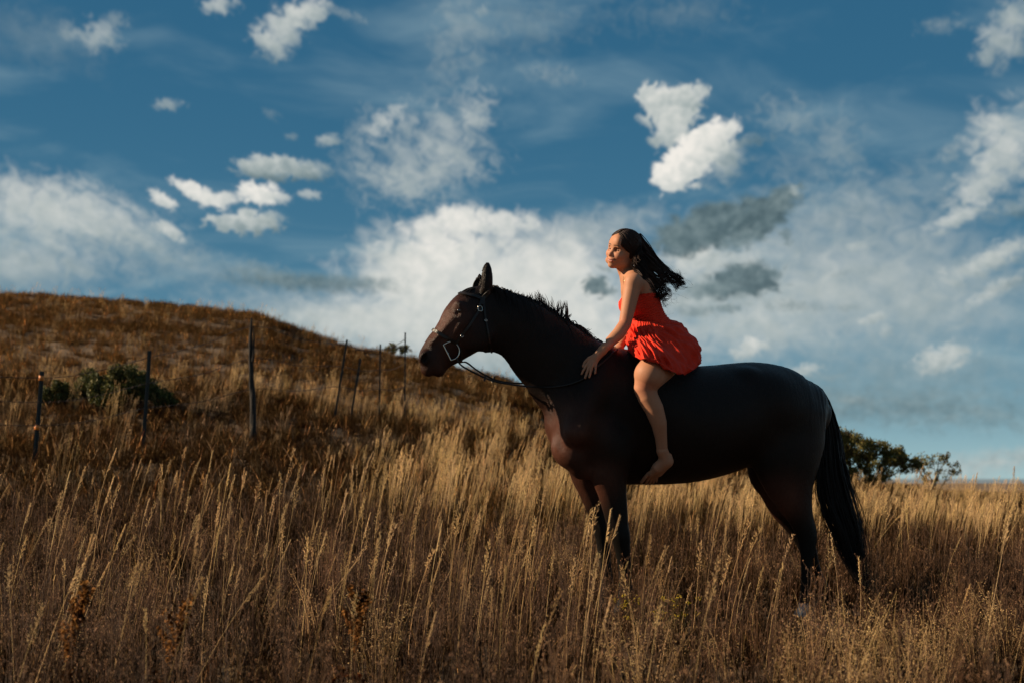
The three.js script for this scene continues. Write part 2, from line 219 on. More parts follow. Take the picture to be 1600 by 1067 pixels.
// surface nets over a rectilinear grid (axis coordinates given), primitives culled block by block
function mesh3(prims, xs, ys, zs, relax = 2, h = 0.0025) {
  const lists = new Map();
  const f = fieldOf(prims), nx = xs.length, ny = ys.length, nz = zs.length, F = new Float32Array(nx * ny * nz).fill(1), B = 8, I = (i, j, k) => (k * ny + j) * nx + i;
  for (let k0 = 0; k0 < nz; k0 += B) for (let j0 = 0; j0 < ny; j0 += B) for (let i0 = 0; i0 < nx; i0 += B) {
    const i1 = Math.min(i0 + B, nx), j1 = Math.min(j0 + B, ny), k1 = Math.min(k0 + B, nz);
    const cx = (xs[i0] + xs[i1 - 1]) / 2, cy = (ys[j0] + ys[j1 - 1]) / 2, cz = (zs[k0] + zs[k1 - 1]) / 2, r = Math.hypot(xs[i1 - 1] - xs[i0], ys[j1 - 1] - ys[j0], zs[k1 - 1] - zs[k0]) / 2 + 0.03;
    const L = prims.filter((p) => Math.hypot(cx - p.cx, cy - p.cy, cz - p.cz) < p.R + r + p.k).map((p) => (p.cull ? p.cull(cx, cy, cz, r + p.k + 0.02) : p)).filter((p) => p);
    if (!L.some((p) => p.op !== -1)) continue;
    lists.set(((k0 / B) * 4096 + j0 / B) * 4096 + i0 / B, L);
    const dc = f(cx, cy, cz, L); if (Math.abs(dc) > r * 2.2) { if (dc < 0) for (let k = k0; k < k1; k++) for (let j = j0; j < j1; j++) F.fill(-1, I(i0, j, k), I(i1 - 1, j, k) + 1); continue; }
    for (let k = k0; k < k1; k++) for (let j = j0; j < j1; j++) for (let i = i0; i < i1; i++) F[I(i, j, k)] = f(xs[i], ys[j], zs[k], L);
  }
  const pos = [], nor = [], idx = [], id = new Int32Array(nx * ny * nz).fill(-1), edges = [[0, 1], [2, 3], [4, 5], [6, 7], [0, 2], [1, 3], [4, 6], [5, 7], [0, 4], [1, 5], [2, 6], [3, 7]];
  const v = new Float32Array(8);
  for (let k = 0; k < nz - 1; k++) for (let j = 0; j < ny - 1; j++) for (let i = 0; i < nx - 1; i++) {
    let m = 0; for (let c = 0; c < 8; c++) { v[c] = F[I(i + (c & 1), j + ((c >> 1) & 1), k + (c >> 2))]; if (v[c] < 0) m++; }
    if (m === 0 || m === 8) continue;
    let sx = 0, sy = 0, sz = 0, n = 0;
    for (const [a, b] of edges) if ((v[a] < 0) !== (v[b] < 0)) { const t = v[a] / (v[a] - v[b]); sx += (a & 1) + t * ((b & 1) - (a & 1)); sy += ((a >> 1) & 1) + t * (((b >> 1) & 1) - ((a >> 1) & 1)); sz += (a >> 2) + t * ((b >> 2) - (a >> 2)); n++; }
    const x = lerp(xs[i], xs[i + 1], sx / n), y = lerp(ys[j], ys[j + 1], sy / n), z = lerp(zs[k], zs[k + 1], sz / n);
    id[I(i, j, k)] = pos.length / 3; pos.push(x, y, z);
    const cell = lists.get(((k - k % B) / B * 4096 + (j - j % B) / B) * 4096 + (i - i % B) / B) || prims;
    const gx = f(x + h, y, z, cell) - f(x - h, y, z, cell), gy = f(x, y + h, z, cell) - f(x, y - h, z, cell), gz = f(x, y, z + h, cell) - f(x, y, z - h, cell), g = Math.hypot(gx, gy, gz) || 1;
    nor.push(gx / g, gy / g, gz / g);
  }
  const quad = (a, b, c, d, flip) => { if (a < 0 || b < 0 || c < 0 || d < 0) return; if (flip) idx.push(a, c, b, a, d, c); else idx.push(a, b, c, a, c, d); };
  for (let k = 1; k < nz - 1; k++) for (let j = 1; j < ny - 1; j++) for (let i = 1; i < nx - 1; i++) {
    const s = F[I(i, j, k)] < 0;
    if (s !== (F[I(i + 1, j, k)] < 0)) quad(id[I(i, j - 1, k - 1)], id[I(i, j, k - 1)], id[I(i, j, k)], id[I(i, j - 1, k)], !s);
    if (s !== (F[I(i, j + 1, k)] < 0)) quad(id[I(i - 1, j, k - 1)], id[I(i - 1, j, k)], id[I(i, j, k)], id[I(i, j, k - 1)], !s);
    if (s !== (F[I(i, j, k + 1)] < 0)) quad(id[I(i - 1, j - 1, k)], id[I(i, j - 1, k)], id[I(i, j, k)], id[I(i - 1, j, k)], !s);
  }
  // a little relaxing (Taubin), so that the lattice does not show
  const N = pos.length / 3, sum = new Float32Array(N * 3), cnt = new Float32Array(N);
  const pass = (a, m) => { sum.fill(0); cnt.fill(0); for (let q = 0; q < idx.length; q += 3) for (let e = 0; e < 3; e++) { const u = idx[q + e], w = idx[q + (e + 1) % 3]; for (let c = 0; c < 3; c++) { sum[u * 3 + c] += a[w * 3 + c]; sum[w * 3 + c] += a[u * 3 + c]; } cnt[u]++; cnt[w]++; } for (let v0 = 0; v0 < N; v0++) if (cnt[v0]) for (let c = 0; c < 3; c++) a[v0 * 3 + c] += m * (sum[v0 * 3 + c] / cnt[v0] - a[v0 * 3 + c]); };
  for (let t = 0; t < relax; t++) { pass(pos, 0.5); pass(pos, -0.53); pass(nor, 0.5); }
  for (let v0 = 0; v0 < N; v0++) { const l = Math.hypot(nor[v0 * 3], nor[v0 * 3 + 1], nor[v0 * 3 + 2]) || 1; for (let c = 0; c < 3; c++) nor[v0 * 3 + c] /= l; }
  const g = new THREE.BufferGeometry();
  g.setAttribute('position', new THREE.Float32BufferAttribute(pos, 3));
  g.setAttribute('normal', new THREE.Float32BufferAttribute(nor, 3));
  g.setIndex(idx);
  return g;
}
function axis(...runs) { const o = []; for (const [a, b, s] of runs) for (let v = o.length ? Math.max(a, o[o.length - 1] + s) : a; v < b; v += s) o.push(v); return o; }
function paint(g, fn) { const p = g.attributes.position, n = g.attributes.normal, c = new Float32Array(p.count * 3), o = [0, 0, 0]; for (let i = 0; i < p.count; i++) { fn(p.getX(i), p.getY(i), p.getZ(i), o, n.getX(i), n.getY(i), n.getZ(i)); c.set(o, i * 3); } g.setAttribute('color', new THREE.BufferAttribute(c, 3)); return g; }
function planarUV(g, s = 1) { const p = g.attributes.position, u = new Float32Array(p.count * 2); for (let i = 0; i < p.count; i++) { u[i * 2] = (p.getX(i) + p.getZ(i) * 0.6) * s; u[i * 2 + 1] = (p.getY(i) + p.getZ(i) * 0.35) * s; } g.setAttribute('uv', new THREE.BufferAttribute(u, 2)); return g; }

// a tapered tube or a flat strap through points; flat: width along the given normal's tangent
function tube(pts, r0, r1, sides = 5, seg = 0, power = 1) {
  const curve = pts.length > 2 ? new THREE.CatmullRomCurve3(pts) : new THREE.LineCurve3(pts[0], pts[1]), n = seg || pts.length * 4, pos = [], nor = [], uv = [], idx = [];
  const fr = curve.computeFrenetFrames(n, false);
  for (let i = 0; i <= n; i++) {
    const t = i / n, p = curve.getPoint(t), r = lerp(r0, r1, t ** power), N = fr.normals[i], Bn = fr.binormals[i];
    for (let s = 0; s <= sides; s++) { const a = s / sides * Math.PI * 2, c = Math.cos(a), d = Math.sin(a), nx = N.x * c + Bn.x * d, ny = N.y * c + Bn.y * d, nz = N.z * c + Bn.z * d; pos.push(p.x + nx * r, p.y + ny * r, p.z + nz * r); nor.push(nx, ny, nz); uv.push(s / sides, t); }
  }
  for (let i = 0; i < n; i++) for (let s = 0; s < sides; s++) { const a = i * (sides + 1) + s, b = a + sides + 1; idx.push(a, a + 1, b, b, a + 1, b + 1); }
  const caps = [[0, -1], [n, 1]];
  for (const [i, o] of caps) { const p = curve.getPoint(i / n), t = fr.tangents[i], c = pos.length / 3; pos.push(p.x, p.y, p.z); nor.push(t.x * o, t.y * o, t.z * o); uv.push(0, 0); for (let s = 0; s < sides; s++) { const a = i * (sides + 1) + s; o > 0 ? idx.push(c, a, a + 1) : idx.push(c, a + 1, a); } }
  const g = new THREE.BufferGeometry(); g.setAttribute('position', new THREE.Float32BufferAttribute(pos, 3)); g.setAttribute('normal', new THREE.Float32BufferAttribute(nor, 3)); g.setAttribute('uv', new THREE.Float32BufferAttribute(uv, 2)); g.setIndex(idx); return g;
}
function strap(pts, normals, width, thick, smooth = 4) {                 // pts on a surface, normals outwards
  const P = new THREE.CatmullRomCurve3(pts), Q = new THREE.CatmullRomCurve3(normals), n = (pts.length - 1) * smooth, pos = [], idx = [];
  for (let i = 0; i <= n; i++) {
    const t = i / n, p = P.getPoint(t), d = P.getTangent(t), m = Q.getPoint(t).normalize(), w = V().crossVectors(d, m).normalize(), hw = width / 2;
    for (const [a, b] of [[-1, 0], [-0.85, 1], [0.85, 1], [1, 0], [0.9, -0.4], [-0.9, -0.4]]) pos.push(p.x + w.x * a * hw + m.x * b * thick, p.y + w.y * a * hw + m.y * b * thick, p.z + w.z * a * hw + m.z * b * thick);
  }
  for (let i = 0; i < n; i++) for (let s = 0; s < 6; s++) { const a = i * 6 + s, b = i * 6 + (s + 1) % 6; idx.push(a, b, a + 6, b, b + 6, a + 6); }
  for (const [i, o] of [[0, 0], [n, 1]]) for (let s = 1; s < 5; s++) o ? idx.push(i * 6, i * 6 + s, i * 6 + s + 1) : idx.push(i * 6, i * 6 + s + 1, i * 6 + s);
  const g = new THREE.BufferGeometry(); g.setAttribute('position', new THREE.Float32BufferAttribute(pos, 3)); g.setIndex(idx); const h = g.toNonIndexed(); h.computeVertexNormals(); return h;
}

// ------------------------------------------------------------------ the land: a slope that climbs to a grassy hill on the left
function table(xs, ys) { return (x) => { if (x <= xs[0]) return ys[0]; for (let i = 1; i < xs.length; i++) if (x <= xs[i]) { const t = (x - xs[i - 1]) / (xs[i] - xs[i - 1]), s = t * t * (3 - 2 * t); return ys[i - 1] + (ys[i] - ys[i - 1]) * (0.5 * s + 0.5 * t); } return ys[ys.length - 1]; }; }
const crestSlope = table([-.9, -.444, -.333, -.222, -.178, -.133, -.089, -.022, .1, .283, .389, .444, .9], [.166, .165, .159, .148, .132, .118, .111, .097, .04, .006, -.007, -.010, -.01]);
const crestFar = table([-.5, -.1, .45], [45, 40, 30]), climb = table([0, .1, .28, .48, .74, 1, 1.2, 2], [0, .04, .17, .37, .71, 1, 1.03, .9]);
function land(x, z) {
  const D = EYE.z - z, b = clamp(x / Math.max(D, 4), -.85, .85), R = crestFar(b), top = .86 + crestSlope(b) * R - .34, u = (D - 6.3) / (R - 6.3);
  let h = u > 0 ? top * climb(u) : 0;
  h -= .035 * clamp(D - 1.15 * R, 0, 170);
  const a = sstep(D, 8.5, 22);
  return h + a * (.16 * fbm2(x / 9, z / 9, 3) + .05 * fbm2(x / 2.1, z / 2.1, 2)) + (1 - a) * .02 * fbm2(x / 1.3, z / 1.3, 2) * sstep(Math.hypot(x - 1.2, z), 1.6, 3);
}
{
  const xs = [], zs = [];
  for (let i = -90; i <= 90; i++) { const t = i / 90; xs.push(Math.sign(t) * (18 * Math.abs(t) + 900 * Math.abs(t) ** 6)); }
  for (let i = 0; i <= 170; i++) { const t = i / 170; zs.push(14 - 66 * t - 1700 * t ** 9); }
  const pos = [], uv = [], idx = [], W = xs.length;
  for (const z of zs) for (const x of xs) { pos.push(x, land(x, z), z); uv.push(x / 2, z / 2); }
  for (let j = 0; j < zs.length - 1; j++) for (let i = 0; i < W - 1; i++) { const a = j * W + i; idx.push(a, a + 1, a + W, a + 1, a + W + 1, a + W); }
  const g = new THREE.BufferGeometry(); g.setAttribute('position', new THREE.Float32BufferAttribute(pos, 3)); g.setAttribute('uv', new THREE.Float32BufferAttribute(uv, 2)); g.setIndex(idx); g.computeVertexNormals();
  const N = 512, d = new Uint8Array(N * N * 4), P = 2 * Math.PI;
  for (let j = 0; j < N; j++) for (let i = 0; i < N; i++) {
    const a = i / N * P, b = j / N * P, ca = Math.cos(a), sa = Math.sin(a), cb = Math.cos(b), sb = Math.sin(b);
    const v = n3(ca * 3 + cb * 2, sa * 3, sb * 3) * .5 + n3(ca * 18 + 5, sa * 18 + cb * 18, sb * 18) * .5, w = .5 + .5 * n3(ca * 6 - cb * 5, sa * 6, sb * 6 + 9), o = (j * N + i) * 4, k = .75 + .35 * v;
    d[o] = 255 * clamp(lerp(.40, .54, w) * k, 0, 1); d[o + 1] = 255 * clamp(lerp(.32, .40, w) * k, 0, 1); d[o + 2] = 255 * clamp(lerp(.22, .26, w) * k, 0, 1); d[o + 3] = 255;
  }
  const t = new THREE.DataTexture(d, N, N); t.wrapS = t.wrapT = THREE.RepeatWrapping; t.magFilter = THREE.LinearFilter; t.colorSpace = THREE.SRGBColorSpace; t.needsUpdate = true;
  const m = part('ground', g, new THREE.MeshStandardMaterial({ map: t, roughness: 1 }), scene); m.userData.kind = 'structure'; m.userData.label = 'brown earth and dead litter under the dry grass';
}

// ------------------------------------------------------------------ the horse
const YAW = Math.tan(14 * Math.PI / 180), YC = Math.cos(14 * Math.PI / 180), YS = Math.sin(14 * Math.PI / 180), LAT = V(YS, 0, YC);
function hz(px, lat) {                                                    // depth of a point of the horse seen at px, lat metres towards the camera off its middle plane
  let z = 0; for (let i = 0; i < 6; i++) z = -((px - 800) * (EYE.z - z) / FOCAL - 0.784) * YAW + lat / YC;
  return z;
}
const hp = (px, py, lat = 0) => at(px, py, hz(px, lat));
const st = (ax, ay, bx, by, lat, b, e = 0, w = 1) => { const A = hp(ax, ay, lat), B = hp(bx, by, lat); return { c: A.clone().add(B).multiplyScalar(0.5), a: A.distanceTo(B) / 2, b, e, l: LAT, w }; };
const legs = {
  hindNear: [[1163, 655, 1287, 645, .125, .125], [1166, 700, 1287, 685, .135, .128], [1178, 733, 1281, 712, .145, .115], [1195, 763, 1273, 745, .15, .09], [1214, 789, 1269.5, 775, .15, .068], [1234, 814, 1271, 806, .15, .05], [1245, 835, 1276.5, 835, .15, .043], [1250, 857, 1274.5, 857, .15, .037], [1252.5, 882, 1269, 882, .15, .029], [1252, 918, 1268, 919, .15, .028], [1250, 940, 1269, 940, .15, .035], [1247, 952, 1264, 955, .15, .032], [1241, 962, 1264, 962, .15, .045], [1237, 974, 1265, 973, .15, .055]],
  hindFar: [[1168, 690, 1264, 680, -.125, .115], [1170, 738, 1264, 728, -.14, .105], [1185, 760, 1260, 757, -.15, .085], [1202, 791, 1259, 786, -.15, .066], [1222, 815, 1263, 810, -.15, .05], [1238, 833, 1272, 835, -.15, .042], [1249, 856, 1276, 856, -.15, .035], [1263, 885, 1281, 883, -.15, .028], [1272, 908, 1289, 907, -.15, .028], [1279, 925, 1297, 922, -.15, .034], [1277, 937, 1294, 937, -.15, .031], [1271, 944, 1294, 944, -.15, .044], [1266, 955, 1294, 954, -.15, .054]],
  foreNear: [[915, 690, 990, 690, .15, .085], [921, 715, 988, 715, .15, .085], [924, 740, 981, 742, .145, .078], [934, 768, 979, 768, .14, .064], [943, 798, 980.5, 797, .14, .052], [949, 822, 982, 822, .14, .047], [955, 838, 984.5, 838, .14, .05], [961, 858, 985, 858, .14, .04], [966, 885, 986, 885, .14, .029], [967, 912, 988, 912, .14, .029], [966, 931, 991, 931, .14, .037], [963, 945, 986, 946, .14, .032], [958, 954, 986, 954, .14, .047], [953, 968, 989, 967, .14, .057]],
  foreFar: [[880, 690, 935, 700, -.13, .09], [887, 722, 944, 725, -.14, .085], [894, 744, 945, 747, -.14, .075], [905, 769, 944, 767, -.14, .06], [914, 790, 945, 788, -.14, .052], [921, 807, 947, 807, -.14, .046], [928, 829, 952, 829, -.14, .047], [932, 848, 953, 848, -.14, .036], [937, 880, 955, 880, -.14, .028], [939, 903, 957, 903, -.14, .028], [939, 921, 960, 921, -.14, .035], [936, 935, 957, 936, -.14, .031], [931, 943, 957, 943, -.14, .044], [926, 956, 959, 955, -.14, .054]],
};
const side = (f) => [1, -1].map(f);
const turnBy = (deg) => new THREE.Quaternion().setFromEuler(new THREE.Euler(0, Math.asin(YS), deg * Math.PI / 180, 'YXZ'));
const horseField = [
  sweep([[869, 655, 873, 714, 0, .12, 0, .22], [882, 618, 886, 735, 0, .175], [902, 580, 905, 749, 0, .205, .1], [935, 550, 935, 757, 0, .225, .25], [965, 545, 968, 758, 0, .25, .3], [1000, 556, 1003, 758, 0, .28, .2], [1040, 568, 1040, 757, 0, .30, .08], [1080, 572, 1080, 753, 0, .31], [1120, 570, 1118, 743, 0, .305], [1150, 567, 1148, 732, 0, .295], [1180, 565.5, 1178, 722, 0, .285], [1210, 570.5, 1208, 716, 0, .27], [1236, 583, 1236, 712, 0, .245], [1260, 598, 1260, 702, 0, .19], [1279, 625, 1278, 690, 0, .115, 0, .5]].map((a) => st(...a)), .05, 4),
  sweep([[752, 449, 748, 548, 0, .062], [772, 448, 762, 549, 0, .068, .1], [803, 460.5, 774, 551, 0, .073, .25], [838, 474, 786, 558, 0, .08, .35], [862, 487, 798.5, 573, 0, .088, .42], [885, 503, 813, 594, 0, .1, .47], [905, 515, 829, 614, 0, .118, .5], [925, 528, 846, 638, 0, .138, .5], [950, 544, 864, 657, 0, .165, .45, .6]].map((a) => st(...a)), .05, 5),
  sweep([[766, 448, 772, 546, 0, .06], [744, 449, 765, 549, 0, .078], [727, 455, 754, 551.5, 0, .092, -.12], [713, 470, 741, 555, 0, .098, -.25], [699, 491, 728, 561, 0, .082, -.2], [686, 508, 716, 567.5, 0, .064, -.1], [674, 521.5, 707, 572, 0, .054, 0], [664, 536, 700, 577, 0, .05, 0], [657.5, 548, 694, 583, 0, .05, 0], [655.5, 560, 686, 586.5, 0, .047, .1], [658, 571, 676, 586, 0, .04, .1, .8]].map((a) => st(...a)), .02, 5),
  // chin, cheeks, brows, cheekbones
  blob(hp(685, 580), .035, .03, .035, .02, turnBy(-35)),
  ...side((s) => blob(hp(744, 523, .052 * s), .105, .10, .042, .02, turnBy(20))),
  ...side((s) => blob(hp(719, 480, .074 * s), .045, .026, .026, .02, turnBy(-52))),
  ...side((s) => chain([[hp(728, 497, .083 * s), .014], [hp(716, 512, .078 * s), .013], [hp(705, 528, .062 * s), .008]], .016)),
  ...side((s) => chain([[hp(708, 497, .066 * s), .016], [hp(692, 517, .048 * s), .014], [hp(676, 535, .035 * s), .014]], .02)),
  // muzzle: nostril wings
  ...side((s) => blob(hp(664, 558, .036 * s), .042, .034, .026, .014, turnBy(70))),
  ...side((s) => blob(hp(714, 488, .093 * s), .018, .012, .012, .008, turnBy(-40), -1)),
  // ears
  sweep([[751.5, 456, 769, 452, .052, .022], [750.8, 440, 770, 440, .055, .024], [751.2, 428, 769.5, 428, .056, .021], [754.5, 418, 768, 418, .055, .015], [760, 410, 765, 411, .053, .006, 0, .8]].map((a) => st(...a)), .012, 5),
  sweep([[737, 453, 757, 457, -.05, .022], [739, 443, 757, 446, -.055, .022], [743.5, 435, 756, 437, -.055, .016], [747.5, 428.5, 750.5, 429.5, -.054, .006, 0, .8]].map((a) => st(...a)), .012, 5),
  blob(hp(754, 434, .046), .018, .052, .017, .006, turnBy(-4), -1),
  blob(hp(744.5, 443, -.038), .017, .034, .017, .006, turnBy(-28), -1),
  // shoulder, triceps, breast
  chain([[hp(942, 562, .115), .078], [hp(922, 620, .165), .09], [hp(903, 676, .18), .088]], .06),
  blob(hp(950, 690, .17), .17, .11, .085, .07, turnBy(-50)), blob(hp(950, 690, -.17), .17, .11, .085, .07, turnBy(-50)),
  ...side((s) => blob(hp(885 - 3 * s, 700 + 4 * s, .085 * s), .075, .10, .085, .035, turnBy(25))),
  ...side((s) => blob(hp(913 - 6 * s, 733 + 2 * s, .10 * s), .07, .05, .06, .025, turnBy(-30))),
  chain([[hp(858, 600, .12), .004], [hp(868, 640, .15), .010], [hp(872, 672, .165), .008], [hp(876, 700, .17), .003]], .045, -1),
  blob(hp(886, 672), .105, .19, .155, .05, turnBy(18)),
  ...side((s) => blob(hp(906 - 6 * s, 712 + 2 * s, .12 * s), .075, .075, .07, .06)),
  ...Object.values(legs).map((L) => sweep(L.map(([ax, ay, bx, by, lat, b, e]) => st(ax, ay, bx, by, lat, b, e)), .045, 4)),
  // knees, fetlocks, point of hock, haunch
  ...side((s) => blob(hp(1208, 628, .165 * s), .17, .14, .105, .08, turnBy(-40))), ...side((s) => blob(hp(1248, 668, .12 * s), .14, .11, .09, .06, turnBy(-75))),
  blob(hp(1168, 590, .16), .06, .05, .05, .06),
  // nostrils and mouth
  ...side((s) => blob(hp(663.5, 559.5, .062 * s), .032, .017, .03, .006, turnBy(72), -1)),
  ...side((s) => chain([[hp(660, 580, .03 * s), .004], [hp(667, 579, .048 * s), .005], [hp(680, 570, .056 * s), .005], [hp(697, 557, .06 * s), .003]], .005, -1)),
];
const horseD = fieldOf(horseField);
// the point of the horse's near (s = 1) or far (s = -1) side seen at px, py; gap metres off the coat
function coat(px, py, s = 1, gap = 0) {
  let z = s > 0 ? 0.75 : -0.85;
  for (let i = 0; i < 160; i++) { const p = at(px, py, z), d = horseD(p.x, p.y, p.z) - gap; if (d < 0.0006) return p; z -= s * Math.max(0.0006, d * 0.55); if (Math.abs(z) > 1.2) break; }
  return null;
}
function coatNormal(p) { const h = 0.004; return V(horseD(p.x + h, p.y, p.z) - horseD(p.x - h, p.y, p.z), horseD(p.x, p.y + h, p.z) - horseD(p.x, p.y - h, p.z), horseD(p.x, p.y, p.z + h) - horseD(p.x, p.y, p.z - h)).normalize(); }

// hair grain for coats
function grainTexture(w, h, sx, sy, seed) {
  const d = new Uint8Array(w * h * 4), P = 2 * Math.PI;
  for (let j = 0; j < h; j++) for (let i = 0; i < w; i++) {
    const a = i / w * P, b = j / h * P;
    const v = 128 + 70 * n3(Math.cos(a) * sx + seed, Math.sin(a) * sx, Math.cos(b) * sy) + 50 * n3(Math.cos(a) * sx * 2.3, Math.sin(a) * sx * 2.3 + seed, Math.sin(b) * sy * 2);
    const o = (j * w + i) * 4; d[o] = d[o + 1] = d[o + 2] = clamp(v, 0, 255); d[o + 3] = 255;
  }
  const t = new THREE.DataTexture(d, w, h); t.wrapS = t.wrapT = THREE.RepeatWrapping; t.magFilter = THREE.LinearFilter; t.needsUpdate = true; return t;
}
const hairGrain = grainTexture(512, 512, 22, 7, 3);
const coatMaterial = new THREE.MeshPhysicalMaterial({ vertexColors: true, roughness: 0.41, specularIntensity: 0.25, bumpMap: hairGrain, bumpScale: 0.0028 });
const horse = base('horse', 1.15, 0, -0.1);
tag(horse, 'dark bay saddle horse standing side-on in tall dry grass', 'horse');
{
  const g = mesh3(horseField, axis([-0.68, -0.02, 0.0062], [-0.02, 2.2, 0.0115]), axis([-0.12, 1.2, 0.0115], [1.2, 2.26, 0.008]), axis([-0.72, -0.12, 0.011], [-0.12, 0.75, 0.009]), 4, 0.006);
  const eye = hp(694, 507), chest = hp(880, 690), muz = hp(664, 562), stif = hp(1205, 785, -.1), elb = hp(930, 750);
  const near = (x, y, z, c, r) => Math.exp(-((x - c.x) ** 2 + (y - c.y) ** 2) / (r * r));
  paint(g, (x, y, z, o) => {
    const n = 0.5 + 0.5 * n3(x * 5, y * 5, z * 5), f = 0.85 + 0.3 * (0.5 + 0.5 * n3(x * 60, y * 22, z * 60));
    // dark bay: brown on sunlit face, breast, forearms and thighs, black down the legs; shade elsewhere painted near black
    let t = Math.max(near(x, y, z, eye, 0.17), near(x, y, z, muz, 0.16) * .8, near(x, y, z, chest, 0.22), near(x, y, z, stif, 0.17), near(x, y, z, elb, 0.14), 0.09);
    t *= 1 - 0.75 * near(x, y, z, muz, 0.075);
    t *= sstep(y, 0.42, 0.7) * 0.95 + 0.05;
    t = clamp(t * (0.75 + 0.5 * n), 0, 1);
    let r = lerp(0.0046, 0.075, t) * f, gg = lerp(0.0038, 0.027, t) * f, b = lerp(0.0028, 0.016, t) * f;
    // white sock on the near hind foot, pale hoof horn
    const px = (x - 1.86), sock = sstep(0.082 + 0.012 * n3(x * 40, y * 40, z * 40) - y, -0.004, 0.006) * (x > 1.7 && x < 2.0 && z > -0.22 ? 1 : 0);
    r = lerp(r, 0.62, sock); gg = lerp(gg, 0.57, sock); b = lerp(b, 0.5, sock);
    o[0] = r; o[1] = gg; o[2] = b;
  });
  planarUV(g, 3);
  part('body', shift(g, horse), coatMaterial, horse);
}

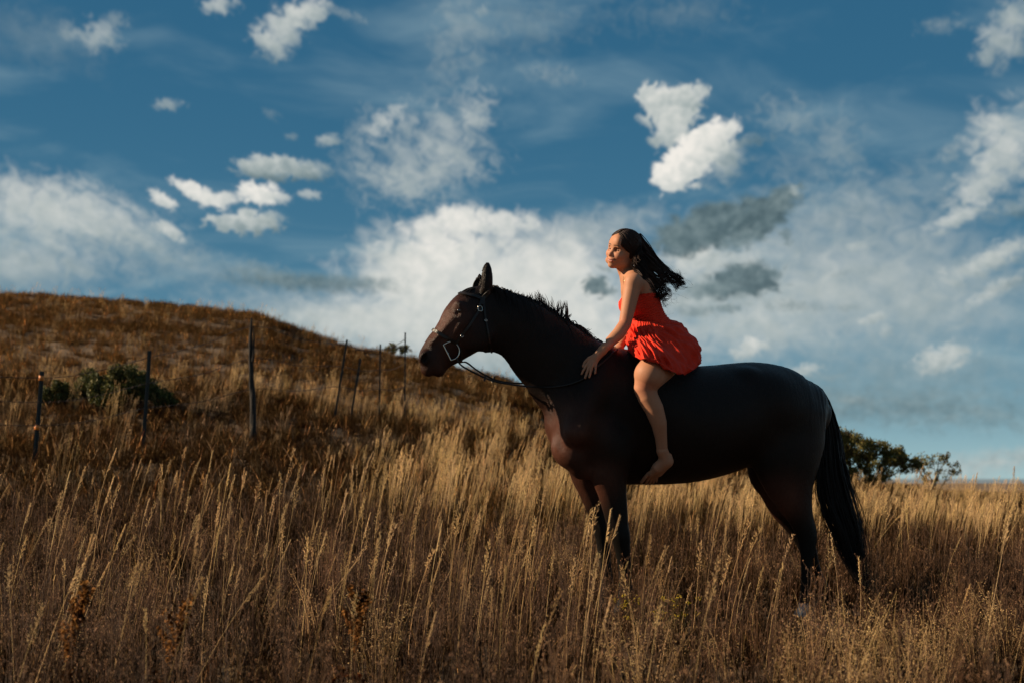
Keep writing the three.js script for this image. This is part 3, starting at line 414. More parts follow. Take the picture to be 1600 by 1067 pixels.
// mane, forelock, tail, eyes
const maneMaterial = new THREE.MeshPhysicalMaterial({ color: new THREE.Color().setRGB(0.011, 0.008, 0.007), roughness: 0.5, specularIntensity: 0.4 });
function snap(p, gap = 0) { for (let i = 0; i < 14; i++) { const d = horseD(p.x, p.y, p.z) - gap; if (Math.abs(d) < 0.0004) break; p.addScaledVector(coatNormal(p), -d * 0.8); } return p; }
{
  const rnd = rng(5), crest = [[768, 447], [775, 449.8], [800, 459.5], [825, 469], [851, 481.5], [880, 497], [905, 514], [930, 531], [945, 538]].map(([a, b]) => hp(a, b));
  const line = new THREE.CatmullRomCurve3(crest), hairs = [], wisp = (pts, r) => hairs.push(tube(pts, r, r * 0.15, 4, 10, 1.4).deleteAttribute('uv'));
  for (let i = 0; i < 620; i++) {
    const t = (i + rnd()) / 620, p = line.getPoint(t), far = rnd() < 0.72 ? -1 : 1, len = (0.07 + 0.13 * Math.sin(Math.PI * clamp(t * 1.05, 0, 1))) * (0.6 + 0.7 * rnd()), lift = (0.004 + 0.014 * rnd()) * (0.4 + Math.sin(Math.PI * t));
    p.y -= 0.006;
    const out = V(YS, 0, YC).multiplyScalar(far), back = V(0.8, -0.25, 0).multiplyScalar(rnd() * 0.04 + 0.01), pts = [p.clone()];
    pts.push(p.clone().add(V(back.x * .3, lift, 0)).addScaledVector(out, .012 + .01 * rnd()));
    pts.push(p.clone().add(V(back.x * .8, lift * .3 - len * .3, 0)).addScaledVector(out, .045 + .02 * rnd()));
    const e = p.clone().add(V(back.x * 1.6, -len, 0)).addScaledVector(out, .06); snap(e, .004 + .006 * rnd()); pts.push(e);
    wisp(pts, .0030 + .0014 * rnd());
  }
  // tufts that stand up in the wind
  for (const [px, py, tx, ty, n, w] of [[803, 462, 809, 456, 5, 4], [815, 465, 818, 461, 6, 5], [824, 468, 826, 461, 6, 5], [838, 474, 836.5, 458, 8, 3], [846, 479, 840, 456, 10, 4], [853, 483, 848, 463, 9, 3], [862, 488, 860, 467, 7, 3], [868, 490, 874, 473, 9, 4], [876, 494, 880, 474, 8, 3], [885, 500, 884, 473, 13, 2.5], [884, 496, 891, 492, 4, 2], [872, 489, 866, 478, 6, 3], [831, 471, 829, 462, 6, 4], [912, 517, 921, 517, 5, 3], [916, 521, 924, 522, 5, 3]])
    for (let i = 0; i < n * 1.6; i++) { const a = hp(px + (rnd() - .5) * w * 2.2, py + 4, (rnd() - .5) * .02), e = hp(tx + (rnd() - .5) * w * 2.4, ty - 3 + (rnd() - .15) * 11, (rnd() - .5) * .05), m = a.clone().lerp(e, .5); m.x += (rnd() - .3) * .022; m.y += .004; wisp([a, m, e], .0017 + .0012 * rnd()); }
  // the lump of mane before the withers
  for (let i = 0; i < 70; i++) { const a = hp(887 + rnd() * 10, 507 + rnd() * 5, (rnd() - .5) * .03), m = hp(899 + rnd() * 9, 507 + rnd() * 7, (rnd() - .5) * .06), e = hp(912 + rnd() * 18, 520 + rnd() * 16, (rnd() - .5) * .14); wisp([a, m, e], .0034); }
  part('mane', shift(mergeGeometries(hairs), horse), maneMaterial, horse);
  hairs.length = 0;
  for (let i = 0; i < 110; i++) { const l = (rnd() - .5) * .07, a = hp(748 + rnd() * 8, 450 + rnd() * 4, l * .6), m = hp(732 + rnd() * 6, 449 + rnd() * 5, l), e = hp(720 + rnd() * 9, 459 + rnd() * 10, l * 1.2); snap(m, .005); snap(e, .004); wisp([a, m, e], .0026); }
  part('forelock', shift(mergeGeometries(hairs), horse), maneMaterial, horse);
  hairs.length = 0;
  const T = [[1258, 597, 4], [1272, 604, 8], [1286, 628, 11], [1295, 665, 15], [1298, 705, 20], [1301, 745, 26], [1309, 785, 29], [1321, 822, 27], [1331, 856, 22], [1338, 885, 16], [1347, 908, 10], [1358, 928, 3]];
  const tailAt = (t, s, l) => { const x = t * (T.length - 1), i = Math.min(T.length - 2, Math.floor(x)), f = x - i, c = [0, 1, 2].map((k) => catmull(T[Math.max(0, i - 1)][k], T[i][k], T[i + 1][k], T[Math.min(T.length - 1, i + 2)][k], f)); return hp(c[0] + s * c[2], c[1] - s * c[2] * .12, l * (0.4 + c[2] / 24)); };
  for (let i = 0; i < 420; i++) {
    const s = (rnd() + rnd() - 1) * 1.06, l = (rnd() - .5) * .09, len = .66 + .36 * rnd(), t0 = rnd() < .5 ? 0 : rnd() * .3, w = rnd() * 30, pts = [];
    for (let k = 0; k <= 11; k++) { const t = Math.min(1, t0 + (len - t0) * k / 11); pts.push(tailAt(t, s * (1 + .12 * n2(t * 3 + w, 2)) + .08 * n2(t * 5, w), l + .02 * n2(t * 3, w + 9))); }
    hairs.push(tube(pts, .0042, .0012, 4, 18).deleteAttribute('uv'));
  }
  for (let i = 0; i < 26; i++) { const w = rnd() * 30, s = rnd() < .75 ? 1 : -1, pts = []; for (let k = 0; k <= 8; k++) { const t = .3 + .62 * k / 8; pts.push(tailAt(t, s * (.9 + .55 * n2(t * 1.4 + w, 4) * (k / 8) + .25 * k / 8), .03 * n2(t, w))); } hairs.push(tube(pts, .0016, .0008, 3, 18).deleteAttribute('uv')); }
  part('tail', shift(mergeGeometries(hairs), horse), maneMaterial, horse);
  const eyeMaterial = new THREE.MeshPhysicalMaterial({ color: new THREE.Color().setRGB(.012, .007, .005), roughness: .08, clearcoat: 1, clearcoatRoughness: .04 });
  for (const s of [1, -1]) { const p = snap(hp(715.5, 487.5, .09 * s), -.008), e = new THREE.SphereGeometry(.0165, 20, 14); part('eye', shift(e.translate(p.x, p.y, p.z), horse), eyeMaterial, horse); }
}
// ------------------------------------------------------------------ the bridle
const bridle = base('bridle', -0.3, 1.75, 0.3);
tag(bridle, "black leather bridle with metal ring snaffle bit and reins on the horse's head", 'bridle');
{
  const leather = new THREE.MeshPhysicalMaterial({ color: new THREE.Color().setRGB(.016, .011, .008), roughness: .38, specularIntensity: .6 }), steel = new THREE.MeshStandardMaterial({ color: new THREE.Color().setRGB(.62, .58, .5), metalness: 1, roughness: .25 });
  const on = (pts, width, thick, gap = .0025) => { const P = pts.map(([a, b, l]) => snap(hp(a, b, l), gap)), N = P.map((p) => coatNormal(p)); return shift(strap(P, N, width, thick), bridle); };
  const mirror = (pts) => [...pts, ...pts.slice(0, -1).reverse().map(([a, b, l]) => [a, b, -l])];
  const P = (name, g, m = leather, par = bridle) => part(name, g, m, par);
  P('browband', on(mirror([[752, 464, .085], [744, 460, .085], [734, 457, .08], [724, 457, .05], [719, 459, 0]]), .022, .005));
  P('headpiece', on(mirror([[752, 474, .085], [756, 464, .08], [763, 455, .06], [769, 449, 0]]), .026, .004));
  for (const s of [1, -1]) {
    const c = P('cheek_strap', on([[752, 473, .088], [750, 483, .092], [743.5, 493, .095], [736.5, 503, .095], [729, 514, .09], [721, 525, .085], [712, 537, .07]].map(([a, b, l]) => [a, b, l * s]), .015, .004, .004));
    const bp = snap(hp(750.3, 482, .1 * s), .009), n = coatNormal(bp), q = new THREE.Quaternion().setFromUnitVectors(V(0, 0, 1), n);
    const ring = (w, h, r) => tube([[-w, -h], [w, -h], [w, h], [-w, h], [-w, -h]].map(([x, y]) => V(x, y, 0)), r, r, 6, 40);
    P('buckle', shift(ring(.011, .013, .0022).applyQuaternion(q).translate(bp.x, bp.y, bp.z), bridle), steel, c);
    const kp = snap(hp(722, 525, .1 * s), .007); P('keeper', shift(new THREE.TorusGeometry(.008, .002, 6, 14).applyQuaternion(q).translate(kp.x, kp.y, kp.z), bridle), steel, c);
    const th = P('throat_strap', on([[757, 464, .085], [759, 480, .095], [759.5, 500, .09], [762, 522, .08], [766, 540, .06], [768, 549, .0]].map(([a, b, l]) => [a, b, l * s]), .012, .003));
    const tp = snap(hp(760.5, 500, .1 * s), .006); P('buckle', shift(ring(.006, .004, .0018).applyQuaternion(q).translate(tp.x, tp.y, tp.z), bridle), steel, th);
    const D = [[692.5, 539], [703.5, 534.2], [712.5, 537.5], [717.3, 545.5], [717, 553], [712.5, 559.5], [704.6, 563]].map(([a, b]) => hp(a, b, .07 * s)), curve = tube(D, .0034, .0034, 7, 44), bar = tube([D[6], D[0]], .0042, .0042, 7, 2);
    P('bit_ring', shift(mergeGeometries([curve, bar]), bridle), steel);
  }
  const mp = [hp(700, 552, .066), hp(699, 553, 0), hp(700, 552, -.066)]; P('mouthpiece', shift(tube(mp, .006, .006, 8, 16), bridle), steel);
  P('noseband', on(mirror([[713, 537.5, .075], [704, 532, .072], [695, 526.5, .066], [685, 520.5, .05], [678.5, 516.5, .028], [676, 515, 0]]), .020, .0055));
  P('chin_strap', on(mirror([[713, 537.5, .075], [719, 546, .07], [722, 556, .05], [721, 566, 0]]), .014, .004));
  const free = (a, b, z) => at(a, b, z), C = (a, b, s = 1) => coat(a, b, s, .007) || hp(a, b, .1 * s);
  const nr = [hp(713, 559, .071), hp(719, 569, .07), hp(742, 582.5, .075), hp(771, 595, .09), hp(796, 600, .095), hp(815, 602.5, .095), C(840, 604.7), C(856, 605), C(880, 602.5), C(900, 597), C(914, 590.5), coat(926, 580, 1, .012), coat(934, 572, 1, .012), C(943, 565), C(956, 553), C(965, 546)];
  const rein = P('rein', shift(tube(nr, .0058, .0055, 6, 120), bridle)); rein.scale.set(1, 1, 1);
  const fr = [hp(709, 558, -.071), hp(717, 566, -.06), hp(727, 565.5, -.05), hp(745, 578, -.035), hp(771, 592.3, -.03), hp(796, 597.5, -.03), hp(812, 598.5, -.07), C(840, 598, -1), C(860, 594, -1), C(890, 585, -1), C(930, 566, -1), at(966, 546, -.1)];
  const rein2 = P('rein', shift(tube(fr, .0058, .0055, 6, 100), bridle));
  for (const [a, b, l, par] of [[758, 590, .084, rein], [771, 592, -.03, rein2]]) { const p = hp(a, b, l); P('rein_stop', shift(tube([p.clone().add(V(.002, .018, 0)), p, p.clone().add(V(-.006, -.02, 0))], .006, .0075, 6, 8), bridle), leather, par); }
}

// ------------------------------------------------------------------ the rider
const pz = (px, py, lat = 0) => at(px, py, hz(px, lat));
const person = base('person', 0.95, 1.45, 0);
tag(person, 'barefoot person in a red dress riding bareback, long dark hair blowing back', 'person');
const skinMaterial = new THREE.MeshPhysicalMaterial({ vertexColors: true, roughness: 0.56, specularIntensity: 0.3, sheen: 0.15, sheenColor: new THREE.Color(0.6, 0.3, 0.2), sheenRoughness: 0.5 });
// head frame: forward, up, left
const headO = at(974, 391, 0.03), HS = 0.99;
const [HF, HU, HL] = (() => {
  const r = Math.PI / 180, yaw = 47 * r, roll = 19 * r, pitch = 3 * r, f0 = V(-Math.sin(yaw), 0, Math.cos(yaw)), Y = V(0, 1, 0), l0 = V().crossVectors(Y, f0);
  const u1 = Y.clone().multiplyScalar(Math.cos(roll)).addScaledVector(l0, Math.sin(roll)), l1 = l0.clone().multiplyScalar(Math.cos(roll)).addScaledVector(Y, -Math.sin(roll));
  return [f0.clone().multiplyScalar(Math.cos(pitch)).addScaledVector(u1, -Math.sin(pitch)), u1.clone().multiplyScalar(Math.cos(pitch)).addScaledVector(f0, Math.sin(pitch)), l1];
})();
const hd = (f, u, l) => headO.clone().addScaledVector(HF, f * HS).addScaledVector(HU, u * HS).addScaledVector(HL, l * HS);
const headQ = new THREE.Quaternion().setFromRotationMatrix(new THREE.Matrix4().makeBasis(HF, HU, HL));
const hb = (f, u, l, rf, ru, rl, k, op = 1, tilt = 0) => blob(hd(f, u, l), rf * HS, ru * HS, rl * HS, k, headQ.clone().multiply(new THREE.Quaternion().setFromAxisAngle(V(0, 0, 1), tilt)), op);
const headField = [
  hb(-.005, .03, 0, .097, .083, .075, .02), hb(.03, -.01, 0, .062, .085, .063, .03), hb(.045, -.055, 0, .048, .052, .048, .03),
  hb(.075, -.098, 0, .022, .018, .022, .022), ...side((s) => hb(.035, -.075, .036 * s, .045, .026, .02, .025)),
  hb(.062, .045, 0, .034, .045, .055, .03),
  ...side((s) => hb(.069, -.032, .037 * s, .026, .023, .025, .016)),              // cheeks, raised by the smile
  ...side((s) => hb(.079, .017, .028 * s, .014, .008, .024, .012)),              // brow
  ...side((s) => hb(.092, .0, .031 * s, .018, .013, .018, .008, -1)),             // eye sockets
  ...side((s) => hb(.0745, -.003, .031 * s, .0115, .011, .0125, .004)),
  chain([[hd(.082, .012, 0), .009 * HS], [hd(.098, -.02, 0), .0095 * HS], [hd(.107, -.035, 0), .012 * HS]], .012),
  ...side((s) => hb(.095, -.039, .011 * s, .012, .009, .009, .006)),
  hb(.082, -.064, 0, .02, .018, .03, .015),                                       // lips
  chain([[hd(.086, -.055, .028), .006 * HS], [hd(.098, -.0635, .012), .0075 * HS], [hd(.1, -.064, 0), .0075 * HS], [hd(.098, -.0635, -.012), .0075 * HS], [hd(.086, -.055, -.028), .006 * HS]], .006),
  chain([[hd(.09, -.071, .018), .0065 * HS], [hd(.096, -.076, 0), .008 * HS], [hd(.09, -.071, -.018), .0065 * HS]], .006),
  chain([[hd(.088, -.057, .032), .003], [hd(.106, -.0695, .012), .0026], [hd(.1075, -.0705, 0), .0026], [hd(.106, -.0695, -.012), .0026], [hd(.088, -.057, -.032), .003]], .003, -1),
  ...side((s) => hb(-.012, -.012, .066 * s, .018, .03, .009, .006, 1, .25)),      // ears
  chain([[hd(-.02, -.03, 0), .056], [at(977, 420, 0.0), .049], [at(982, 433, -.01), .052], [at(988, 446, -.01), .07]], .025),
];
const torsoStations = [[1044, 562, .125, .165], [1034, 536, .115, .155], [1022, 514, .098, .135], [1013, 497, .09, .12], [1005, 478, .098, .133], [999, 460, .1, .145], [994, 446, .082, .15], [989, 436, .055, .10]];
const torsoSweep = (grow) => sweep(torsoStations.map(([px, py, a, b]) => ({ c: pz(px, py), a: a + grow, b: b + grow, l: LAT })), .05, 4);
const bust = (grow) => side((s) => blob(pz(984, 477, .062 * s), .058 + grow, .056 + grow, .055 + grow, .04));
const wrist = coat(941, 548, 1, .03), knuckle = coat(924, 567, 1, .014);
const finger = (pts, r0, r1) => chain(pts.map(([px, py, g = 0], i) => { const r = lerp(r0, r1, i / (pts.length - 1)); return [coat(px, py, 1, r + .002 + g), r]; }), .004);
const handField = [
  chain([[coat(946, 542, 1, .04), .0285], [wrist, .0255]], .02),
  chain([[wrist, .025], [coat(930, 559, 1, .018), .021]], .012),
  chain([[coat(936, 553, 1, .02), .021], [coat(921, 567, 1, .012), .0135]], .012), chain([[coat(936, 553, 1, .02), .021], [coat(929, 568, 1, .012), .013]], .012),
  finger([[922, 564, .006], [916, 571, .006], [912, 578, .002], [909, 584]], .0105, .0068), finger([[925, 565, .007], [920.5, 573, .007], [917, 582, .002], [914.5, 590]], .0108, .0070),
  finger([[928, 566, .006], [925, 573, .006], [923, 581, .002], [921, 589]], .0104, .0067), finger([[932, 564, .004], [931, 570, .004], [930.5, 577, .001], [930, 583]], .0094, .006),
  finger([[929, 556, .006], [920, 560, .008], [914, 566, .004], [911.5, 572]], .0125, .0078),
];
const kneeN = coat(1008.5, 606, 1, .066), thighN = coat(1016, 585, 1, .095);
const legN = (px, py, r, g = .002) => [coat(px, py, 1, r + g), r];
const legF = (px, py, r, g = .002) => [coat(px, py, -1, r + g) || pz(px, py, -.45), r];
const toes = [[1014, 740, 1002.5, 753, .0112], [1017.5, 742, 1009.5, 755.8, .0088], [1021, 743, 1015.3, 756, .0082], [1024.5, 742.5, 1020.8, 754.6, .0078], [1028, 741, 1026, 752, .0074]];
const footField = [
  chain([legN(1035, 704, .0345), legN(1041, 719, .034)], .02),
  chain([legN(1041, 719, .033), legN(1028, 730, .034, .004), legN(1018, 740, .02, .006)], .02), chain([legN(1043, 722, .031), legN(1030, 740, .019), legN(1026, 742, .015)], .02),
  ...toes.map(([ax, ay, bx, by, r]) => chain([legN(ax, ay, r + .003, .004), legN((ax + bx) / 2, (ay + by) / 2 - .6, r, .004), legN(bx, by, r * .92, .002)], .0025)),
];
const shoulderN = pz(990, 442, .15), elbowN = at(977, 506, 0.2);
const bodyField = [
  torsoSweep(0), ...bust(0),
  chain([[pz(988, 433), .055], [shoulderN, .05]], .03), chain([[pz(988, 433), .055], [pz(985, 440, -.16), .05]], .03),
  chain([[at(988, 452, 0), .07], [at(983, 436, -.01), .054], [at(978, 420, 0), .048]], .02),
  chain([[shoulderN, .053], [at(984, 470, .18), .0465], [elbowN, .0375], [at(967, 521, .225), .0385], [at(953, 535, .25), .033], [coat(946, 542, 1, .04), .0285], [wrist, .0255]], .02),
  chain([[pz(985, 440, -.16), .052], [at(986, 475, -.2), .045], [at(986, 508, -.2), .037], [at(977, 528, -.15), .034], [at(968, 542, -.09), .026]], .02),
  blob(at(966, 545, -.07), .04, .022, .03, .012),
  chain([[pz(1044, 556, .08), .115], [thighN, .093], [kneeN, .067], legN(1012.5, 620, .060), legN(1022, 638, .0555), legN(1029.5, 660, .047), legN(1033, 682, .036), legN(1035, 704, .032), legN(1041, 719, .034)], .03),
  chain([legN(1041, 719, .033), legN(1028, 730, .034, .004), legN(1019, 739, .02, .006)], .025), chain([legN(1043, 722, .031), legN(1030, 740, .02), legN(1026, 740, .014)], .025),
  blob(legN(1045, 713, .02)[0].add(V(0, 0, .018)), .017, .019, .017, .012),
  chain([[pz(1044, 556, -.08), .115], legF(1005, 585, .095), legF(990, 606, .07), legF(1006, 640, .058), legF(1015, 682, .04), legF(1018, 704, .035), legF(1010, 730, .033), legF(996, 745, .022)], .03),
];
{
  const box = (pts, m, s) => { const b = new THREE.Box3().setFromPoints(pts).expandByScalar(m); return [axis([b.min.x, b.max.x, s]), axis([b.min.y, b.max.y, s]), axis([b.min.z, b.max.z, s])]; };
  const head = mesh3(headField, ...box([headO, at(988, 446, 0)], .145, .0036), 1, 0.002);
  const hand = mesh3(handField, ...box([coat(946, 542, 1, .04), coat(909, 584, 1, .01), coat(930, 583, 1, .01)], .05, .0036), 1, 0.002);
  const foot = mesh3(footField, ...box([legN(1041, 712, .034)[0], legN(1003, 752, .011)[0], legN(1030, 752, .01)[0]], .055, .0036), 1, 0.002);
  const body = mesh3(bodyField, axis([.55, 1.3, .0068]), axis([.78, 2.13, .0068]), axis([-.62, .62, .0068]), 2, 0.004);
  // skin, with lips, brows, lashes and nails as their own colours
  const local = (p) => { const d = p.clone().sub(headO).multiplyScalar(1 / HS); return [d.dot(HF), d.dot(HU), d.dot(HL)]; };
  const P = V();
  const skin = (x, y, z, o) => { const n = 0.5 * n3(x * 14, y * 14, z * 14) + 0.5 * n3(x * 60, y * 60, z * 60), k = 1 + 0.07 * n; o[0] = 0.40 * k; o[1] = 0.185 * k; o[2] = 0.105 * k; };
  paint(foot, skin); paint(hand, skin);
  const knees = [kneeN, elbowN];
  paint(body, (x, y, z, o) => { skin(x, y, z, o); for (const c of knees) { const t = Math.exp(-((x - c.x) ** 2 + (y - c.y) ** 2) / .0022) * .22; o[1] *= 1 - t; o[2] *= 1 - t; } });
  paint(head, (x, y, z, o) => {
    skin(x, y, z, o);
    const [f, u, l] = local(P.set(x, y, z)), a = Math.abs(l), mix = (r, g, b, t) => { o[0] = lerp(o[0], r, t); o[1] = lerp(o[1], g, t); o[2] = lerp(o[2], b, t); };
    const rosy = Math.exp(-((a - .038) ** 2 + (u + .035) ** 2) / .0005) * (f > .03 ? .25 : 0); mix(.52, .20, .14, rosy);
    if (f > .045) {
      const brow = .021 + .004 * Math.cos((a - .032) * 60); mix(.022, .013, .009, sstep(.0048 - Math.abs(u - brow), 0, .003) * sstep(a, .010, .014) * (1 - sstep(a, .046, .052)) * .9);
      const lid = -.003 - 70 * (a - .031) ** 2 * .1; mix(.012, .008, .007, sstep(.0042 - Math.abs(u - lid), 0, .0025) * sstep(a, .015, .018) * (1 - sstep(a, .046, .049)) * .95);
      mix(.36, .085, .07, sstep(.0095 - Math.abs(u + .0685), 0, .004) * (1 - sstep(a, .022, .03)) * (f > .075 ? .85 : 0));
      mix(.62, .52, .46, sstep(.0022 - Math.abs(u + .0695), 0, .0012) * (1 - sstep(a, .014, .02)) * (f > .085 ? .8 : 0));
    }
  });
  for (const g of [head, hand, foot, body]) planarUV(g, 4);
  const g = mergeGeometries([head, hand, foot, body]);
  part('body', shift(g, person), skinMaterial, person);
}
// the dress: shirred bodice and a full skirt caught on the thigh and the horse's back
const clothGrain = grainTexture(256, 256, 26, 26, 9);
const redCloth = new THREE.MeshPhysicalMaterial({ color: new THREE.Color().setRGB(0.58, 0.032, 0.013), roughness: 0.78, specularIntensity: 0.3, sheen: 0.35, sheenColor: new THREE.Color().setRGB(0.6, 0.05, 0.03), sheenRoughness: 0.6, bumpMap: clothGrain, bumpScale: 0.0006, side: THREE.DoubleSide });
const dress = new THREE.Group(); dress.name = 'dress'; person.add(dress);
{
  const top = pz(966, 468), topB = pz(1026, 463), up = V(0.35, 0.94, 0).normalize(), low = pz(1013, 505);
  const pn = V(-(topB.y - top.y), topB.x - top.x, 0).normalize();
  const T = torsoSweep(.008), shirred = { ...T, k: .03, cull: undefined, d(x, y, z) { const s = (x - low.x) * up.x * -1 + (y - low.y); return T.d(x, y, z) - .0028 * Math.sin(s * 430 + 2.2 * n3(x * 16, y * 16, z * 16)) - .002 * n3(x * 55, y * 55, z * 55); } };
  const half = (c, n) => ({ k: .004, op: -1, cx: 0, cy: 0, cz: 0, R: 9, d: (x, y, z) => -((x - c.x) * n.x + (y - c.y) * n.y + (z - c.z) * n.z) });
  const edge = top.clone().lerp(topB, .5);
  const ruffle = { k: .004, op: -1, cx: 0, cy: 0, cz: 0, R: 9, d: (x, y, z) => -((x - edge.x) * pn.x + (y - edge.y) * pn.y + .004 * n3(x * 40, 3, z * 40)) };
  const g = mesh3([shirred, ...bust(.0095), ruffle, half(low.clone().addScaledVector(up, -.03), up.clone().negate())], axis([.6, .98, .0042]), axis([1.7, 2.02, .0042]), axis([-.3, .3, .0042]), 1, .003);
  planarUV(g, 6);
  part('bodice', shift(g, person), redCloth, dress);

  const thighZ = thighN.z, K = [
    [[1037, 495, -.04], [1064, 511, -.04], [1088, 543, -.05], [1091, 565, -.05], [1082, 569, -.04]],
    [[1033, 498, .05], [1060, 517, .10], [1084, 550, .15], [1085, 577, .19], [1076, 574, .16]],
    [[1026, 501, .10], [1048, 526, .19], [1068, 562, .27], [1064, 586, thighZ - .03], [1058, 578, thighZ - .06]],
    [[1016, 503, .125], [1028, 528, .23], [1043, 560, thighZ + .045], [1044, 579, thighZ + .075], [1042, 571, thighZ + .05]],
    [[1006, 503, .125], [1012, 525, .22], [1022, 549, thighZ + .07], [1024, 567, thighZ + .108], [1023, 560, thighZ + .09]],
    [[997, 502, .11], [1000, 522, .18], [1003, 544, thighZ + .05], [1004, 562.5, thighZ + .098], [1005, 556, thighZ + .08]],
    [[990, 501, .07], [990, 520, .12], [989, 541, .21], [990, 556, .27], [994, 552, .24]],
    [[986, 499, 0], [986, 519, .02], [984, 538, .05], [983, 547, .09], [988, 546, .08]],
    [[990, 498, -.09], [988, 520, -.12], [987, 540, -.2], [990, 556, -.3], [993, 551, -.28]],
    [[1008, 497, -.13], [1015, 523, -.24], [1022, 548, -.36], [1026, 566, -.4], [1026, 560, -.38]],
    [[1028, 496, -.12], [1055, 515, -.2], [1075, 548, -.28], [1078, 574, -.3], [1072, 570, -.27]],
  ].map((c) => c.map(([a, b, z]) => at(a, b, z)));
  const M = K.length, NU = 176, NV = 56, pos = [], uv = [], idx = [];
  const cr = (p, t, c) => catmull(p[0][c], p[1][c], p[2][c], p[3][c], t);
  const pick = (u, row) => { const x = u * M, i = Math.floor(x) % M, t = x - Math.floor(x), p = [-1, 0, 1, 2].map((o) => K[(i + o + M) % M][row]); return V(cr(p, t, 'x'), cr(p, t, 'y'), cr(p, t, 'z')); };
  for (let i = 0; i <= NU; i++) {
    const u = (i % NU) / NU, rows = [0, 1, 2, 3, 4].map((r) => pick(u, r)), line = new THREE.CatmullRomCurve3(rows);
    for (let j = 0; j <= NV; j++) {
      const v = j / NV, p = line.getPoint(v), a = u * Math.PI * 2, x = Math.cos(a), y = Math.sin(a);
      const out = V(p.x - .92, 0, p.z + .03).normalize().add(V(0, .35, 0)).normalize();
      const fall = sstep(v, .02, .2), gather = Math.sin(a * 34 + 3 * n2(x * 3, y * 3)) * .0022 * (1 - sstep(v, .03, .2));
      const swirl = 2.6 * v, ax = Math.cos(a + swirl * .5), ay = Math.sin(a + swirl * .5);
      const fold = (1 - Math.abs(n3(ax * 1.9, ay * 1.9, v * 1.7 + 5)) * 1.8) * .019 + (.5 - Math.abs(n3(ax * 2.6 + 3, ay * 2.6, v * 4.2 + a * .0))) * .022 + n3(ax * 12, ay * 12, v * 7) * .0016;
      p.addScaledVector(out, gather + fold * fall * (1 - .55 * sstep(v, .86, 1)));
      pos.push(p.x, p.y, p.z); uv.push(u * 5, v);
    }
  }
  for (let i = 0; i < NU; i++) for (let j = 0; j < NV; j++) { const a = i * (NV + 1) + j, b = a + NV + 1; idx.push(a, a + 1, b, b, a + 1, b + 1); }
  const s = new THREE.BufferGeometry(); s.setAttribute('position', new THREE.Float32BufferAttribute(pos, 3)); s.setAttribute('uv', new THREE.Float32BufferAttribute(uv, 2)); s.setIndex(idx); s.computeVertexNormals();
  part('skirt', shift(s, person), redCloth, dress);
}
